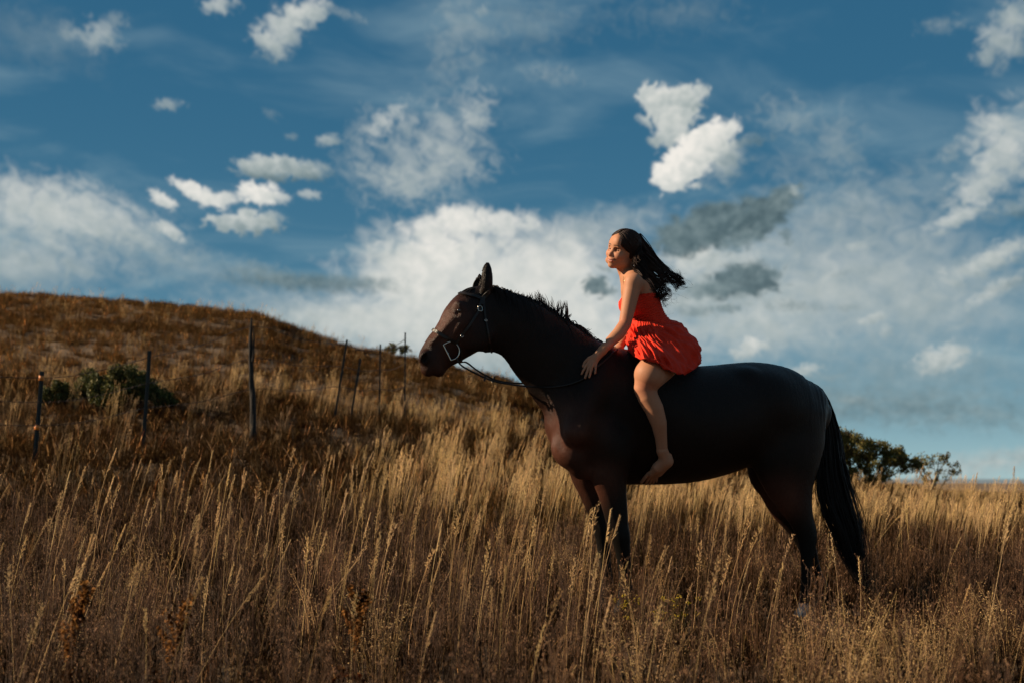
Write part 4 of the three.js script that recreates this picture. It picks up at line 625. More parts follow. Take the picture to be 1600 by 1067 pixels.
// hair: parted in the middle, combed round the head by the wind and blown back in separate locks
const hairMaterial = new THREE.MeshPhysicalMaterial({ color: new THREE.Color().setRGB(0.026, 0.014, 0.010), roughness: 0.55, specularIntensity: 0.28 });
{
  const cap = mesh3([hb(-.012, .03, 0, .104, .09, .083, .02), hb(-.05, -.01, 0, .066, .085, .074, .03), hb(.142, -.04, 0, .1, .092, .086, .014, -1)], ...((b) => [axis([b.min.x, b.max.x, .0045]), axis([b.min.y, b.max.y, .0045]), axis([b.min.z, b.max.z, .0045])])(new THREE.Box3().setFromPoints([headO]).expandByScalar(.17)), 1, .002);
  const hairRoot = part('hair', shift(cap, person), hairMaterial, person);
  const rnd = rng(91), G = [
    [[996, 366, .02], [1012, 384, .0], [1034, 410, -.02], [1051, 426, -.02], [1064, 435, -.01], [1067, 443, 0], [1058, 445, 0], [1051, 440, 0]],
    [[998, 374, .06], [1013, 394, .03], [1033, 416, .01], [1049, 430, .01], [1062, 439, .01], [1068, 434, .01], [1063, 429, .01]],
    [[1000, 394, .10], [1013, 411, .07], [1029, 426, .05], [1043, 435, .04], [1057, 442, .03], [1067, 438, .03]],
    [[996, 404, .12], [1010, 423, .10], [1026, 439, .08], [1037, 450, .07], [1040, 460, .07], [1047, 470, .06]],
    [[993, 413, .14], [1005, 432, .13], [1018, 449, .11], [1028, 460, .10], [1036, 467, .1], [1046, 468, .1]],
    [[991, 421, .145], [1003, 440, .14], [1014, 455, .125], [1022, 464, .12], [1030, 470, .12]],
  ].map((g) => g.map(([a, b, z]) => at(a, b, z)));
  const far = [
    [[997, 368, -.04], [1012, 388, -.06], [1030, 413, -.06], [1046, 428, -.05], [1056, 436, -.05]],
    [[1001, 394, -.08], [1010, 414, -.09], [1019, 434, -.08], [1028, 450, -.06], [1034, 463, -.04]],
    [[998, 408, -.1], [1006, 430, -.1], [1015, 450, -.08], [1025, 466, -.06]],
  ].map((g) => g.map(([a, b, z]) => at(a, b, z)));
  const scalp = (f, th, s, lift) => { const k = Math.sqrt(Math.max(0.02, 1 - ((f + .012) / .114) ** 2)); return hd(f, .03 + (.094 + lift) * k * Math.cos(th), (.004 + (.087 + lift) * k * Math.sin(th)) * s); };
  const locks = [];
  // path: from the parting at f0, over the side of the head (s = 1 near side), to a flow guide
  const strand = (f0, s, guide, off, len, thick, wild, seed) => {
    const front = sstep(f0, -.02, .09), pts = [], th1 = (s > 0 ? lerp(38, 118, front) + 14 * (rnd() - .5) : 70) * Math.PI / 180;
    for (let i = 0; i <= 5; i++) { const t = i / 5, th = .05 + th1 * t; pts.push(scalp(lerp(f0, lerp(-.092, -.03, front) + .02 * (rnd() - .5), t ** lerp(3, 6, front)), th, s, .003 + .004 * rnd())); }
    const n = guide.length, c = new THREE.CatmullRomCurve3(guide);
    for (let i = 0; i <= 14; i++) { const t = i / 14 * len, p = c.getPoint(t), w = (.006 + .03 * t * t) * wild; p.x += off.x * (1 - .45 * t) + w * n2(t * 2.4 + seed, 1); p.y += off.y * (1 - .45 * t) + w * n2(t * 2.4 + seed, 7); p.z += off.z * (1 - .3 * t) + w * .7 * n2(t * 2 + seed, 13); const cu = .016 * Math.max(0, t - .45) * wild * 2, ph = seed * 3 + t * 13; p.x += cu * Math.cos(ph); p.y += cu * Math.sin(ph); p.z += cu * .5 * Math.sin(ph * 1.3); pts.push(p); }
    locks.push(tube(pts, thick, thick * .25, 4, 44, 2).deleteAttribute('uv'));
  };
  const mixed = (A, B, m) => { const a = new THREE.CatmullRomCurve3(A), b = new THREE.CatmullRomCurve3(B); return [0, 1, 2, 3, 4, 5, 6, 7].map((i) => a.getPoint(i / 7).lerp(b.getPoint(i / 7), m)); };
  for (let c = 0; c < 26; c++) {                                          // near side, in clumps
    const x = (c + rnd()) / 26 * (G.length - 1), k = Math.min(G.length - 2, Math.floor(x)), guide = mixed(G[k], G[k + 1], x - k), seed = rnd() * 50, len = .8 + .2 * rnd(), wild = .7 + rnd() * 1.3;
    for (let i = 0; i < 13; i++) { const f0 = lerp(-.075, .096, clamp(x / (G.length - 1) * 1.15 + (rnd() - .5) * .4, 0, 1)); strand(f0, 1, guide, V((rnd() - .5) * .024, (rnd() - .5) * .024, (rnd() - .5) * .034), len * (.9 + .1 * rnd()), .0018 + .0013 * rnd(), wild, seed + rnd() * .12); }
  }
  for (let c = 0; c < 12; c++) {
    const x = (c + rnd()) / 12 * (far.length - 1), k = Math.min(far.length - 2, Math.floor(x)), guide = mixed(far[k], far[k + 1], x - k), seed = rnd() * 50, wild = .4 + rnd() * .6;
    for (let i = 0; i < 13; i++) strand(lerp(-.06, .08, rnd()), -1, guide, V((rnd() - .5) * .025, (rnd() - .5) * .025, (rnd() - .5) * .03), .8 + .2 * rnd(), .0022, wild, seed + rnd() * .12);
  }
  for (let i = 0; i < 40; i++) { const k = Math.floor(rnd() * 5); strand(lerp(-.06, .08, rnd()), 1, mixed(G[k], G[k + 1], rnd()), V((rnd() - .5) * .03, (rnd() - .4) * .04, (rnd() - .5) * .03), 1, .0009, 1.5 + 1.6 * rnd(), rnd() * 50); }
  part('hair_locks', shift(mergeGeometries(locks), person), hairMaterial, hairRoot).userData.kind = 'stuff';
}
// fine chain with a small pendant
{
  const gold = new THREE.MeshStandardMaterial({ color: new THREE.Color().setRGB(.5, .34, .14), metalness: 1, roughness: .35 });
  const bodyD = fieldOf(bodyField), lay = (q) => { for (let i = 0; i < 10; i++) { const d = bodyD(q.x, q.y, q.z) - .002, e = .004, n = V(bodyD(q.x + e, q.y, q.z) - bodyD(q.x - e, q.y, q.z), bodyD(q.x, q.y + e, q.z) - bodyD(q.x, q.y - e, q.z), bodyD(q.x, q.y, q.z + e) - bodyD(q.x, q.y, q.z - e)).normalize(); q.addScaledVector(n, -d * .8); } return q; };
  const drop = lay(at(972, 454, .06));
  const nk = part('necklace', shift(tube([at(974, 432, .06), at(972, 440, .06), at(971.5, 447, .06), drop.clone(), at(974, 447, .1), at(977, 440, .12), at(980, 433, .11)].map(lay), .0011, .0011, 4, 40), person), gold, person);
  const pd = new THREE.LatheGeometry([[0, -.007], [.004, -.004], [.0045, 0], [.002, .005], [0, .007]].map(([a, b]) => new THREE.Vector2(a, b)), 10);
  const pp = drop; part('pendant', shift(pd.translate(pp.x, pp.y, pp.z), person), gold, nk);
}

// ------------------------------------------------------------------ dry grass
const strawMaterial = new THREE.MeshPhysicalMaterial({ vertexColors: true, roughness: 0.85, specularIntensity: 0.25, side: THREE.DoubleSide, transmission: 0.28, thickness: 0 });
class Blades {                                                            // collects ribbons, stems and spikelets into one small mesh
  constructor() { this.p = []; this.n = []; this.c = []; this.i = []; }
  vert(p, n, c) { this.p.push(p.x, p.y, p.z); this.n.push(n.x, n.y, n.z); this.c.push(c[0], c[1], c[2]); return this.p.length / 3 - 1; }
  ribbon(pts, w, c, across) {
    let last = null;
    pts.forEach((p, i) => {
      const t = pts[Math.min(i + 1, pts.length - 1)].clone().sub(pts[Math.max(i - 1, 0)]).normalize(), s = V().crossVectors(t, across).normalize(), n = V().crossVectors(s, t), h = w * (i === pts.length - 1 ? .1 : 1 - .55 * i / pts.length) / 2;
      const a = this.vert(p.clone().addScaledVector(s, h), n, c), b = this.vert(p.clone().addScaledVector(s, -h), n, c);
      if (last) this.i.push(last[0], last[1], a, last[1], b, a);
      last = [a, b];
    });
  }
  stem(pts, r0, r1, c) {
    let ring = null;
    pts.forEach((p, i) => {
      const t = pts[Math.min(i + 1, pts.length - 1)].clone().sub(pts[Math.max(i - 1, 0)]).normalize(), s = V().crossVectors(t, V(.3, .1, 1)).normalize(), q = V().crossVectors(t, s), r = lerp(r0, r1, i / (pts.length - 1)), R = [];
      for (let k = 0; k < 3; k++) { const a = k / 3 * Math.PI * 2, n = s.clone().multiplyScalar(Math.cos(a)).addScaledVector(q, Math.sin(a)); R.push(this.vert(p.clone().addScaledVector(n, r), n, c)); }
      if (ring) for (let k = 0; k < 3; k++) { const m = (k + 1) % 3; this.i.push(ring[k], ring[m], R[k], ring[m], R[m], R[k]); }
      ring = R;
    });
  }
  grain(p, d, len, w, c) {                                                // a spikelet: a slim double pyramid
    const s = V().crossVectors(d, V(.31, .17, .93)).normalize(), q = V().crossVectors(d, s), m = p.clone().addScaledVector(d, len * .4), e = p.clone().addScaledVector(d, len), R = [];
    for (let k = 0; k < 3; k++) { const a = k / 3 * Math.PI * 2, n = s.clone().multiplyScalar(Math.cos(a)).addScaledVector(q, Math.sin(a)); R.push(this.vert(m.clone().addScaledVector(n, w), n, c)); }
    const A = this.vert(p, d.clone().negate(), c), E = this.vert(e, d, c);
    for (let k = 0; k < 3; k++) { const m2 = (k + 1) % 3; this.i.push(A, R[m2], R[k], E, R[k], R[m2]); }
  }
  build() { const g = new THREE.BufferGeometry(); g.setAttribute('position', new THREE.Float32BufferAttribute(this.p, 3)); g.setAttribute('normal', new THREE.Float32BufferAttribute(this.n, 3)); g.setAttribute('color', new THREE.Float32BufferAttribute(this.c, 3)); g.setIndex(this.i); return g; }
}
const tone = (r, c, k = .25) => { const f = 1 + (r() - .5) * 2 * k; return [c[0] * f, c[1] * f * (1 + (r() - .5) * .08), c[2] * f * (1 + (r() - .5) * .15)]; };
const WHITE = [1, 1, 1];
function makeTuft(seed, n, reach, tall, w, dull = .36) {
  const r = rng(seed), B = new Blades();
  for (let i = 0; i < n; i++) {
    const a = r() * 6.283, out = V(Math.cos(a), 0, Math.sin(a)), len = tall * (.35 + .75 * r()), lean = .15 + .95 * r() * r(), p = out.clone().multiplyScalar(reach * Math.sqrt(r()) * .6), pts = [];
    p.applyAxisAngle(V(0, 1, 0), r() * 6);
    const drop = r() < .35 ? .9 : .25, kink = r() < .3 ? .12 * (r() - .5) : 0, kz = .1 * (r() - .5) * (kink ? 1 : 0);
    for (let k = 0; k <= 4; k++) { const t = k / 4; pts.push(p.clone().addScaledVector(out, len * lean * t ** 1.6).add(V(.01 * (r() - .5) + kink * Math.max(0, t - .4), len * (t * (1 - lean * .3) - drop * t * t * t * lean * .55), .01 * (r() - .5) + kz * Math.max(0, t - .4)))); }
    B.ribbon(pts, w * (.6 + .7 * r()), tone(r, r() < .12 ? [4.2 - 2.6 * (dull - .36), 3.7 - 2.4 * (dull - .36), 3.0 - 2 * (dull - .36)] : [dull, dull * .93, dull * .86], .3), out);
  }
  return B.build();
}
// a tall stalk with its seed head; lush: how open the head is
function makeStalk(B, r, base, tall, lean, headLen, grains, size, colour, rad) {
  const a = r() * 6.283, bend = V(Math.cos(a), 0, Math.sin(a)), pts = [], f = (t) => base.clone().add(V(0, tall * t, 0)).addScaledVector(lean, tall * t * t).addScaledVector(bend, .03 * tall * Math.sin(t * 3));
  const c = tone(r, colour, .15);
  for (let k = 0; k <= 6; k++) pts.push(f(k / 6));
  B.stem(pts, rad, rad * .45, c);
  const t0 = 1 - headLen / tall, nod = lean.clone().normalize(), oneSide = r() < .65, open = .2 + .8 * r();
  for (let i = 0; i < grains; i++) {
    const u = (i + r()) / grains, t = lerp(t0, 1.0, u), p = f(t), spread = (1 - u * .75), aa = oneSide ? Math.atan2(nod.z, nod.x) + (r() - .5) * 2.2 : r() * 6.283;
    const d = V(Math.cos(aa) * .55, .75, Math.sin(aa) * .55).normalize(), off = (.005 + .03 * spread * r()) * open;
    const q = p.clone().addScaledVector(d, off * 1.5); if (i % 2 === 0 && off > .012) B.stem([p, q], rad * .3, rad * .25, c);
    d.y += (r() - .6) * .7; d.normalize();
    B.grain(q, d, size * (.7 + .6 * r()), size * .135, tone(r, colour, .3));
  }
  if (r() < .8) { const t = .2 + .3 * r(), p = f(t), la = r() * 6.283, o = V(Math.cos(la), 0, Math.sin(la)), L = .14 + .16 * r(), l = []; for (let k = 0; k <= 4; k++) { const s = k / 4; l.push(p.clone().addScaledVector(o, L * s * .7).add(V(0, L * (s * .9 - s * s * 1.1), 0))); } B.ribbon(l, .005, tone(r, colour, .25), o); }
}
const stalkProtos = [], clumpProtos = [], tuftProtos = [], farTufts = [], weedProtos = [];
for (let i = 0; i < 14; i++) { const r = rng(100 + i), B = new Blades(); makeStalk(B, r, V(0, 0, 0), .74 + .2 * r(), V(.07 + .16 * (r() - .4), 0, (r() - .5) * .2), .13 + .1 * r(), 30 + Math.floor(r() * 26), .019, WHITE, .0018); stalkProtos.push(B.build()); }
for (let i = 0; i < 5; i++) { const r = rng(200 + i), B = new Blades(); for (let k = 0; k < 9; k++) makeStalk(B, r, V((r() - .5) * .3, 0, (r() - .5) * .3), .6 + .3 * r(), V(.06 + .2 * (r() - .4), 0, (r() - .5) * .25), .12 + .08 * r(), 12, .03, WHITE, .0021); clumpProtos.push(B.build()); }
for (let i = 0; i < 6; i++) tuftProtos.push(makeTuft(300 + i, 36, .13, .27, .0032));
const meadowProtos = []; for (let i = 0; i < 5; i++) meadowProtos.push(makeTuft(350 + i, 34, .14, .36, .0048, .6));
for (let i = 0; i < 4; i++) farTufts.push(makeTuft(400 + i, 38, .3, .27, .009, .85));
for (let i = 0; i < 5; i++) {                                             // dead forbs: thin branching stems with pale specks
  const r = rng(500 + i), B = new Blades();
  for (let k = 0; k < 7; k++) {
    const a = r() * 6.283, o = V(Math.cos(a), 0, Math.sin(a)), L = .16 + .26 * r(), p0 = o.clone().multiplyScalar(.03), e = p0.clone().addScaledVector(o, L * .3 * r()).add(V(0, L, 0)), m = p0.clone().lerp(e, .5).addScaledVector(o, .02);
    B.stem([p0, m, e], .0014, .0007, tone(r, [.8, .62, .5], .2));
    for (let q = 0; q < 5; q++) { const t = .35 + .65 * r(), s = p0.clone().lerp(e, t), b = r() * 6.283, x = s.clone().add(V(Math.cos(b) * .035, .03 + .03 * r(), Math.sin(b) * .035)); B.stem([s, x], .0008, .0006, tone(r, [.8, .62, .5], .2)); for (let g = 0; g < 3; g++) B.grain(x.clone().add(V((r() - .5) * .01, (r() - .5) * .012, (r() - .5) * .01)), V(r() - .5, r(), r() - .5).normalize(), .006, .0016, tone(r, [2.9, 2.6, 2.4], .5)); }
  }
  weedProtos.push(B.build());
}
const oatProtos = [];
for (let i = 0; i < 5; i++) {                                             // short fine grass hung with small pale grains
  const r = rng(600 + i), B = new Blades();
  for (let k = 0; k < 11; k++) {
    const a = r() * 6.283, b = V((r() - .5) * .16, 0, (r() - .5) * .16), L = .2 + .2 * r(), o = V(Math.cos(a) * .2 + .12, 0, Math.sin(a) * .2), f = (t) => b.clone().add(V(0, L * t, 0)).addScaledVector(o, L * t * t);
    B.stem([f(0), f(.35), f(.7), f(1)], .0011, .0006, tone(r, [.8, .78, .72], .25));
    for (let q = 0; q < 15; q++) { const p = f(.5 + .5 * r()), c = r() * 6.283, e = p.clone().add(V(Math.cos(c) * .016, .004 + .012 * r(), Math.sin(c) * .016)); B.grain(e, V(Math.cos(c) * .5, r() - .55, Math.sin(c) * .5).normalize(), .008 + .005 * r(), .0017, tone(r, WHITE, .3)); }
  }
  oatProtos.push(B.build());
}
// straw weight by place: more straw where high, russet and grey where low
function patch(x, z) {
  const D = EYE.z - z, b = x / D, spot = (cb, cd, rb, rd) => Math.exp(-(((b - cb) / rb) ** 2) - ((D - cd) / rd) ** 2);
  let s = .42 + .55 * fbm2(x / 3.4 + 2, z / 3.4, 3);
  s += .75 * spot(-.03, 14, .1, 5) + .55 * spot(-.13, 25, .1, 3) + .3 * spot(.36, 18, .17, 7) + .35 * spot(.08, 16, .14, 8) + .3 * spot(-.36, 27, .12, 4) + .45 * spot(-.36, 44, .2, 6);
  s -= .4 * spot(-.36, 35, .16, 2.2) + .5 * spot(-.33, 12.5, .2, 5) + .6 * spot(-.16, 19, .08, 2.5) + .45 * spot(-.2, 9, .12, 3) + .5 * spot(-.14, 31, .09, 2.6) + .4 * spot(.36, 9.5, .14, 1.8) + .25 * spot(-.4, 8, .2, 3);
  return clamp(s, 0, 1);
}
const STRAW = [.72, .49, .23], RUSSET = [.22, .13, .066], GREY = [.16, .115, .072], GREEN = [.11, .105, .04], PALE = [.40, .32, .24];
const mixc = (a, b, t) => a.map((v, i) => lerp(v, b[i], t));
function sow(name, protos, rand, count, put, label) {
  const lists = protos.map(() => []);
  for (let i = 0; i < count; i++) { const it = put(rand, i); if (it) lists[Math.floor(rand() * protos.length)].push(it); }
  const M = new THREE.Matrix4(), Q = new THREE.Quaternion(), E = new THREE.Euler(), C = new THREE.Color();
  protos.forEach((g, k) => {
    if (!lists[k].length) return;
    const im = new THREE.InstancedMesh(g, strawMaterial, lists[k].length);
    im.name = numbered(name); tag(im, label, 'grass', undefined, 'stuff');
    lists[k].forEach(({ x, z, y = land(x, z) - .012, s, sy = 1, ry, tx = 0, tz = 0, c }, i) => { E.set(tx, ry, tz); Q.setFromEuler(E); M.compose(V(x, y, z), Q, V(s, s * sy, s)); im.setMatrixAt(i, M); im.setColorAt(i, C.setRGB(...c)); });
    scene.add(im);
  });
}
// even spread over the wedge in front of the camera (and a good margin beside it)
const spread = (d0, d1, wide, side = 1.2) => (r) => { const D = Math.sqrt(lerp(d0 * d0, d1 * d1, r())), x = (r() * 2 - 1) * (wide * D + side); return [x, EYE.z - D, D]; };
const hoofs = [[.68, .1], [.58, -.1], [1.79, -.1], [1.92, -.4]];
const wind = () => 0;
{
  const r = rng(1234), nearAt = spread(1.9, 11.5, .5), midAt = spread(11.5, 25, .52), farAt = spread(25, 57, .56, 3);
  const low = (x, z) => { const s = patch(x, z), g = fbm2(x / 1.1 + 9, z / 1.1, 2), c = mixc(mixc(GREY, RUSSET, clamp(.5 + g, 0, 1)), STRAW, s * s * .42); return g > .45 ? mixc(c, GREEN, .55) : c; };
  sow('dry_grass', tuftProtos, r, 6000, (q) => { const [x, z, D] = nearAt(q), far = sstep(D, 6.5, 11), trod = 1 - .55 * Math.exp(-(((x - 1.75) / .55) ** 2) - ((z - .45) / .8) ** 2) - .4 * Math.exp(-(((x - .65) / .35) ** 2) - ((z - .5) / .5) ** 2); if (q() > trod + .15) return null; return { x, z, s: .8 + .5 * q() + .25 * far, sy: (.55 + .4 * q() + .3 * far) * trod, ry: q() * 6.28, c: tone(q, mixc(low(x, z), [.085, .052, .03], .55 * (1 - far)), .35) }; }, 'low tangled dry grass covering the near slope');  // nearer tufts mixed darker: the understory shade is put into their colour
  sow('dead_weeds', weedProtos, r, 2600, (q) => { const [x, z, D] = nearAt(q); if (patch(x, z) > .8 || Math.hypot(x - 1.75, (z - .5) * .7) < .6) return null; return { x, z, s: .6 + .6 * q(), ry: q() * 6.28, c: tone(q, mixc([.075, .048, .03], RUSSET, q() * .5), .3) }; }, 'dead speckled weeds among the near grass');
  sow('oat_grass', oatProtos, r, 3600, (q) => {
    const [x, z, D] = nearAt(q), b = x / D, g = Math.exp(-(((b - .34) / .15) ** 2) - ((D - 4.7) / .8) ** 2), m = .5 + .5 * fbm2(x / .6 + 3, z / .6 + 8, 2);
    if (D > 9 || q() > (.05 + .75 * g) * (.25 + 1.1 * m) || Math.abs(x - 1.75) < .4 && Math.abs(D - 6.4) < .9) return null;
    return { x, z, s: .65 + .5 * q(), ry: q() * 6.28, tz: -.1 * q(), c: tone(q, mixc([.36, .21, .09], STRAW, q()), .25) };
  }, 'short fine grass hung with pale grains in the foreground');
  const thick = (b, D) => { const g = (cb, cd, rb, rd) => Math.exp(-(((b - cb) / rb) ** 2) - ((D - cd) / rd) ** 2); return .13 + .8 * g(-.1, 5.6, .13, 1.7) + .75 * g(.14, 5.2, .12, .9) + .4 * g(-.03, 9.5, .12, 2.5) + .3 * g(-.38, 5.5, .12, 2.5) + .35 * g(.3, 10, .2, 1.6) + .1 * g(-.3, 9.5, .12, 2); };
  sow('tall_seed_grass', stalkProtos, r, 3000, (q) => {
    const [x, z, D] = nearAt(q), b = x / D, m = .5 + .5 * fbm2(x / .55 + 20, z / .55, 2);
    if (q() > thick(b, D) * (.35 + .95 * m) || D < 3.4) return null;
    if (b > .2 && D > 5.6 && D < 9 && q() < .85) return null;
    if (Math.abs(x - 1.2) < 1.0 && Math.abs(z) < .45 || Math.hypot(x - 1.75, (z - .6) * .6) < .5 && q() < .8) return null;
    const left = 1 - sstep(b, -.35, -.12);
    return { x, z, s: lerp(.5, .66, sstep(D, 5.8, 8)) + .3 * q(), sy: .85 + .25 * q(), ry: (q() - .5) * 2.6, tx: (q() - .5) * .16, tz: -.01 - .1 * q() - .14 * left * q() + (q() < .12 ? (q() - .5) * .9 : 0), c: tone(q, mixc([.34, .19, .08], STRAW, q() < .3 ? q() * .6 : .7 + .3 * q()), .2) };
  }, 'tall straw seed stalks standing above the near grass');
  sow('meadow_grass', meadowProtos, r, 10500, (q) => { const [x, z] = midAt(q); return { x, z, s: .9 + .5 * q(), sy: .55 + .35 * q(), ry: q() * 6.28, c: tone(q, fbm2(x / 2.3 - 7, z / 1.6 + 3, 2) > .3 ? PALE : mixc(low(x, z), [.4, .25, .12], .3), .3) }; }, 'dry grass of the middle slope behind the horse');
  sow('straw_clumps', clumpProtos, r, 2600, (q) => { const [x, z] = midAt(q), s = patch(x, z); if (q() > .05 + s * s * .75) return null; return { x, z, s: .42 + .42 * q(), ry: (q() - .5) * 2, tz: -.05 - .1 * q(), c: tone(q, mixc(RUSSET, STRAW, clamp(.35 + s * .9, 0, 1)), .25) }; }, 'pale straw stalks on the middle slope');
  sow('hill_grass', farTufts, r, 31000, (q) => { const [x, z] = farAt(q); return { x, z, s: .6 + .6 * q(), sy: .75 + .4 * q(), ry: q() * 6.28, c: tone(q, mixc(low(x, z), [.62, .42, .21], .5 + .4 * patch(x, z)), .3) }; }, 'dry brown grass covering the far hill');
  sow('hill_straw', clumpProtos, r, 5400, (q) => { const [x, z] = farAt(q), s = patch(x, z); if (q() > .05 + s * .45) return null; return { x, z, s: .35 + .3 * q(), ry: (q() - .5) * 2, tz: -.05 - .1 * q(), c: tone(q, mixc(RUSSET, STRAW, clamp(.3 + s * .8, 0, 1)), .25) }; }, 'straw stalks along the crest and face of the hill');
}

// ------------------------------------------------------------------ fence along the foot of the hill
const steelPost = new THREE.MeshStandardMaterial({ color: new THREE.Color().setRGB(.035, .038, .034), roughness: .75, metalness: .3 });
const clipMaterial = new THREE.MeshStandardMaterial({ color: new THREE.Color().setRGB(.75, .22, .03), roughness: .5 });
const oldWood = new THREE.MeshStandardMaterial({ color: new THREE.Color().setRGB(.020, .016, .013), roughness: .95, bumpMap: hairGrain, bumpScale: .004 });
const wireMaterial = new THREE.MeshStandardMaterial({ color: new THREE.Color().setRGB(.09, .06, .045), roughness: .7, metalness: .5 });
const GROUP = 'posts of the wire fence below the hill';
function ground(px, D) { const x = (px - 800) * D / FOCAL, z = EYE.z - D; return V(x, land(x, z), z); }
function metalPost(px, topPx, topPy, D, label, clips, slim = 1) {
  const foot = ground(px, D), top = at(topPx, topPy, foot.z), o = base('steel_fence_post', foot.x, foot.y, foot.z);
  tag(o, label, 'fence post', GROUP);
  const up = top.clone().sub(foot), L = up.length(), q = new THREE.Quaternion().setFromUnitVectors(V(0, 1, 0), up.normalize());
  const s = new THREE.Shape(); for (const [i, [x, y]] of [[-.024, .004], [-.024, -.004], [-.004, -.004], [-.004, -.03], [.004, -.03], [.004, -.004], [.024, -.004], [.024, .004]].entries()) i ? s.lineTo(x, y) : s.moveTo(x, y);
  const g = new THREE.ExtrudeGeometry(s, { depth: L + .2, bevelEnabled: true, bevelSize: .002, bevelThickness: .002, bevelSegments: 1 }).rotateX(-Math.PI / 2).translate(0, -.2, 0).scale(slim, 1, slim).applyQuaternion(q);
  part('post', g, steelPost, o);
  const studs = []; for (let y = .3; y < L - .04; y += .075) studs.push(new THREE.BoxGeometry(.014, .022, .010).translate(0, y, .008)); part('studs', mergeGeometries(studs).scale(slim, 1, slim).applyQuaternion(q), steelPost, o).userData.kind = 'stuff';
  for (const f of clips || []) part('insulator', new THREE.LatheGeometry([[.012, -.03], [.034, -.028], [.026, -.01], [.04, 0], [.026, .01], [.034, .028], [.012, .03]].map(([a, b]) => new THREE.Vector2(a, b)), 12).translate(0, L * f, .01).applyQuaternion(q), clipMaterial, o);
  return { foot, top, q, L };
}
const posts = [
  metalPost(52, 65, 580, 14.5, 'leftmost dark steel fence post with two orange insulators', [.93, .42]),
  metalPost(222, 233, 548, 16.5, 'plain dark steel fence post at the right end of the green bush'),
];
{
  const D = 18, foot = ground(393, D), top = at(394, 497, foot.z), o = base('wooden_fence_post', foot.x, foot.y, foot.z), L = top.y - foot.y;
  tag(o, 'weathered dark wooden fence post with a split pointed top, thickest of the fence', 'fence post', GROUP);
  const pos = [], idx = [], n = 14, m = 26;
  for (let j = 0; j <= m; j++) for (let i = 0; i < n; i++) { const t = j / m, a = i / n * 6.283, r = (.042 + .011 * Math.sin(t * 5 + 1) + .012 * n3(Math.cos(a) * 1.4, Math.sin(a) * 1.4, t * 5)) * (t > .8 ? 1 - .78 * ((t - .8) / .2) ** 1.2 : 1); pos.push(Math.cos(a) * r + .02 * Math.sin(t * 6), -.2 + (L + .2) * t, Math.sin(a) * r); }
  for (let j = 0; j < m; j++) for (let i = 0; i < n; i++) { const a = j * n + i, b = j * n + (i + 1) % n; idx.push(a, a + n, b, b, a + n, b + n); }
  const tip = pos.length / 3; pos.push(.0, L + .01, 0); for (let i = 0; i < n; i++) idx.push(m * n + i, tip, m * n + (i + 1) % n);
  const g = new THREE.BufferGeometry(); g.setAttribute('position', new THREE.Float32BufferAttribute(pos, 3)); g.setIndex(idx); g.computeVertexNormals(); planarUV(g, 2);
  part('post', g, oldWood, o);
  part('splinter', tube([V(.02, L * .66, .03), V(.035, L * .82, .02), V(.02, L * .93, .01)], .02, .006, 6, 8), oldWood, o);
  posts.push({ foot, top, q: new THREE.Quaternion(), L });
}
posts.push(metalPost(521, 542, 531, 21, 'thin fence post leaning right, taller of the two slanting posts', null, .7), metalPost(546, 563, 560, 21.5, 'thin fence post leaning right, shorter of the two slanting posts', null, .7), metalPost(592, 594, 538, 22, 'upright thin fence post on the slope left of the horse', null, .55), metalPost(632, 633, 520, 23, "thin upright fence post on the skyline just left of the horse's muzzle", null, .55));
// the strands of wire, one thing each
for (const [f, label] of [[.93, 'top strand of rusty fence wire'], [.68, 'second strand of rusty fence wire'], [.44, 'lowest strand of rusty fence wire']]) {
  const pts = [], line = [0, 1, 2, 3, 5, 6].map((i) => posts[i]), pin = (p) => p.foot.clone().add(V(0, p.L * f, 0).applyQuaternion(p.q)).add(V(0, 0, .03));
  const first = pin(line[0]).add(V(-3.4, .25, 1.2)); let last = first;
  for (const p of line) { const e = pin(p); pts.push(last.clone(), last.clone().lerp(e, .5).add(V(0, -.05, 0))); last = e; } pts.push(last);
  const o = base('fence_wire', first.x, first.y, first.z); tag(o, label, 'wire', 'strands of the wire fence');
  part('strand', tube(pts, .005, .005, 5, 90).translate(-first.x, -first.y, -first.z), wireMaterial, o);
  const c = new THREE.CatmullRomCurve3(pts), barbs = []; for (let t = .01; t < 1; t += .012) { const p = c.getPoint(t); barbs.push(tube([p.clone().add(V(-.012, -.016, 0)), p.clone().add(V(.012, .016, 0))], .002, .002, 3, 1), tube([p.clone().add(V(.012, -.016, 0)), p.clone().add(V(-.012, .016, 0))], .002, .002, 3, 1)); }
  part('barbs', mergeGeometries(barbs).translate(-first.x, -first.y, -first.z), wireMaterial, o).userData.kind = 'stuff';
}

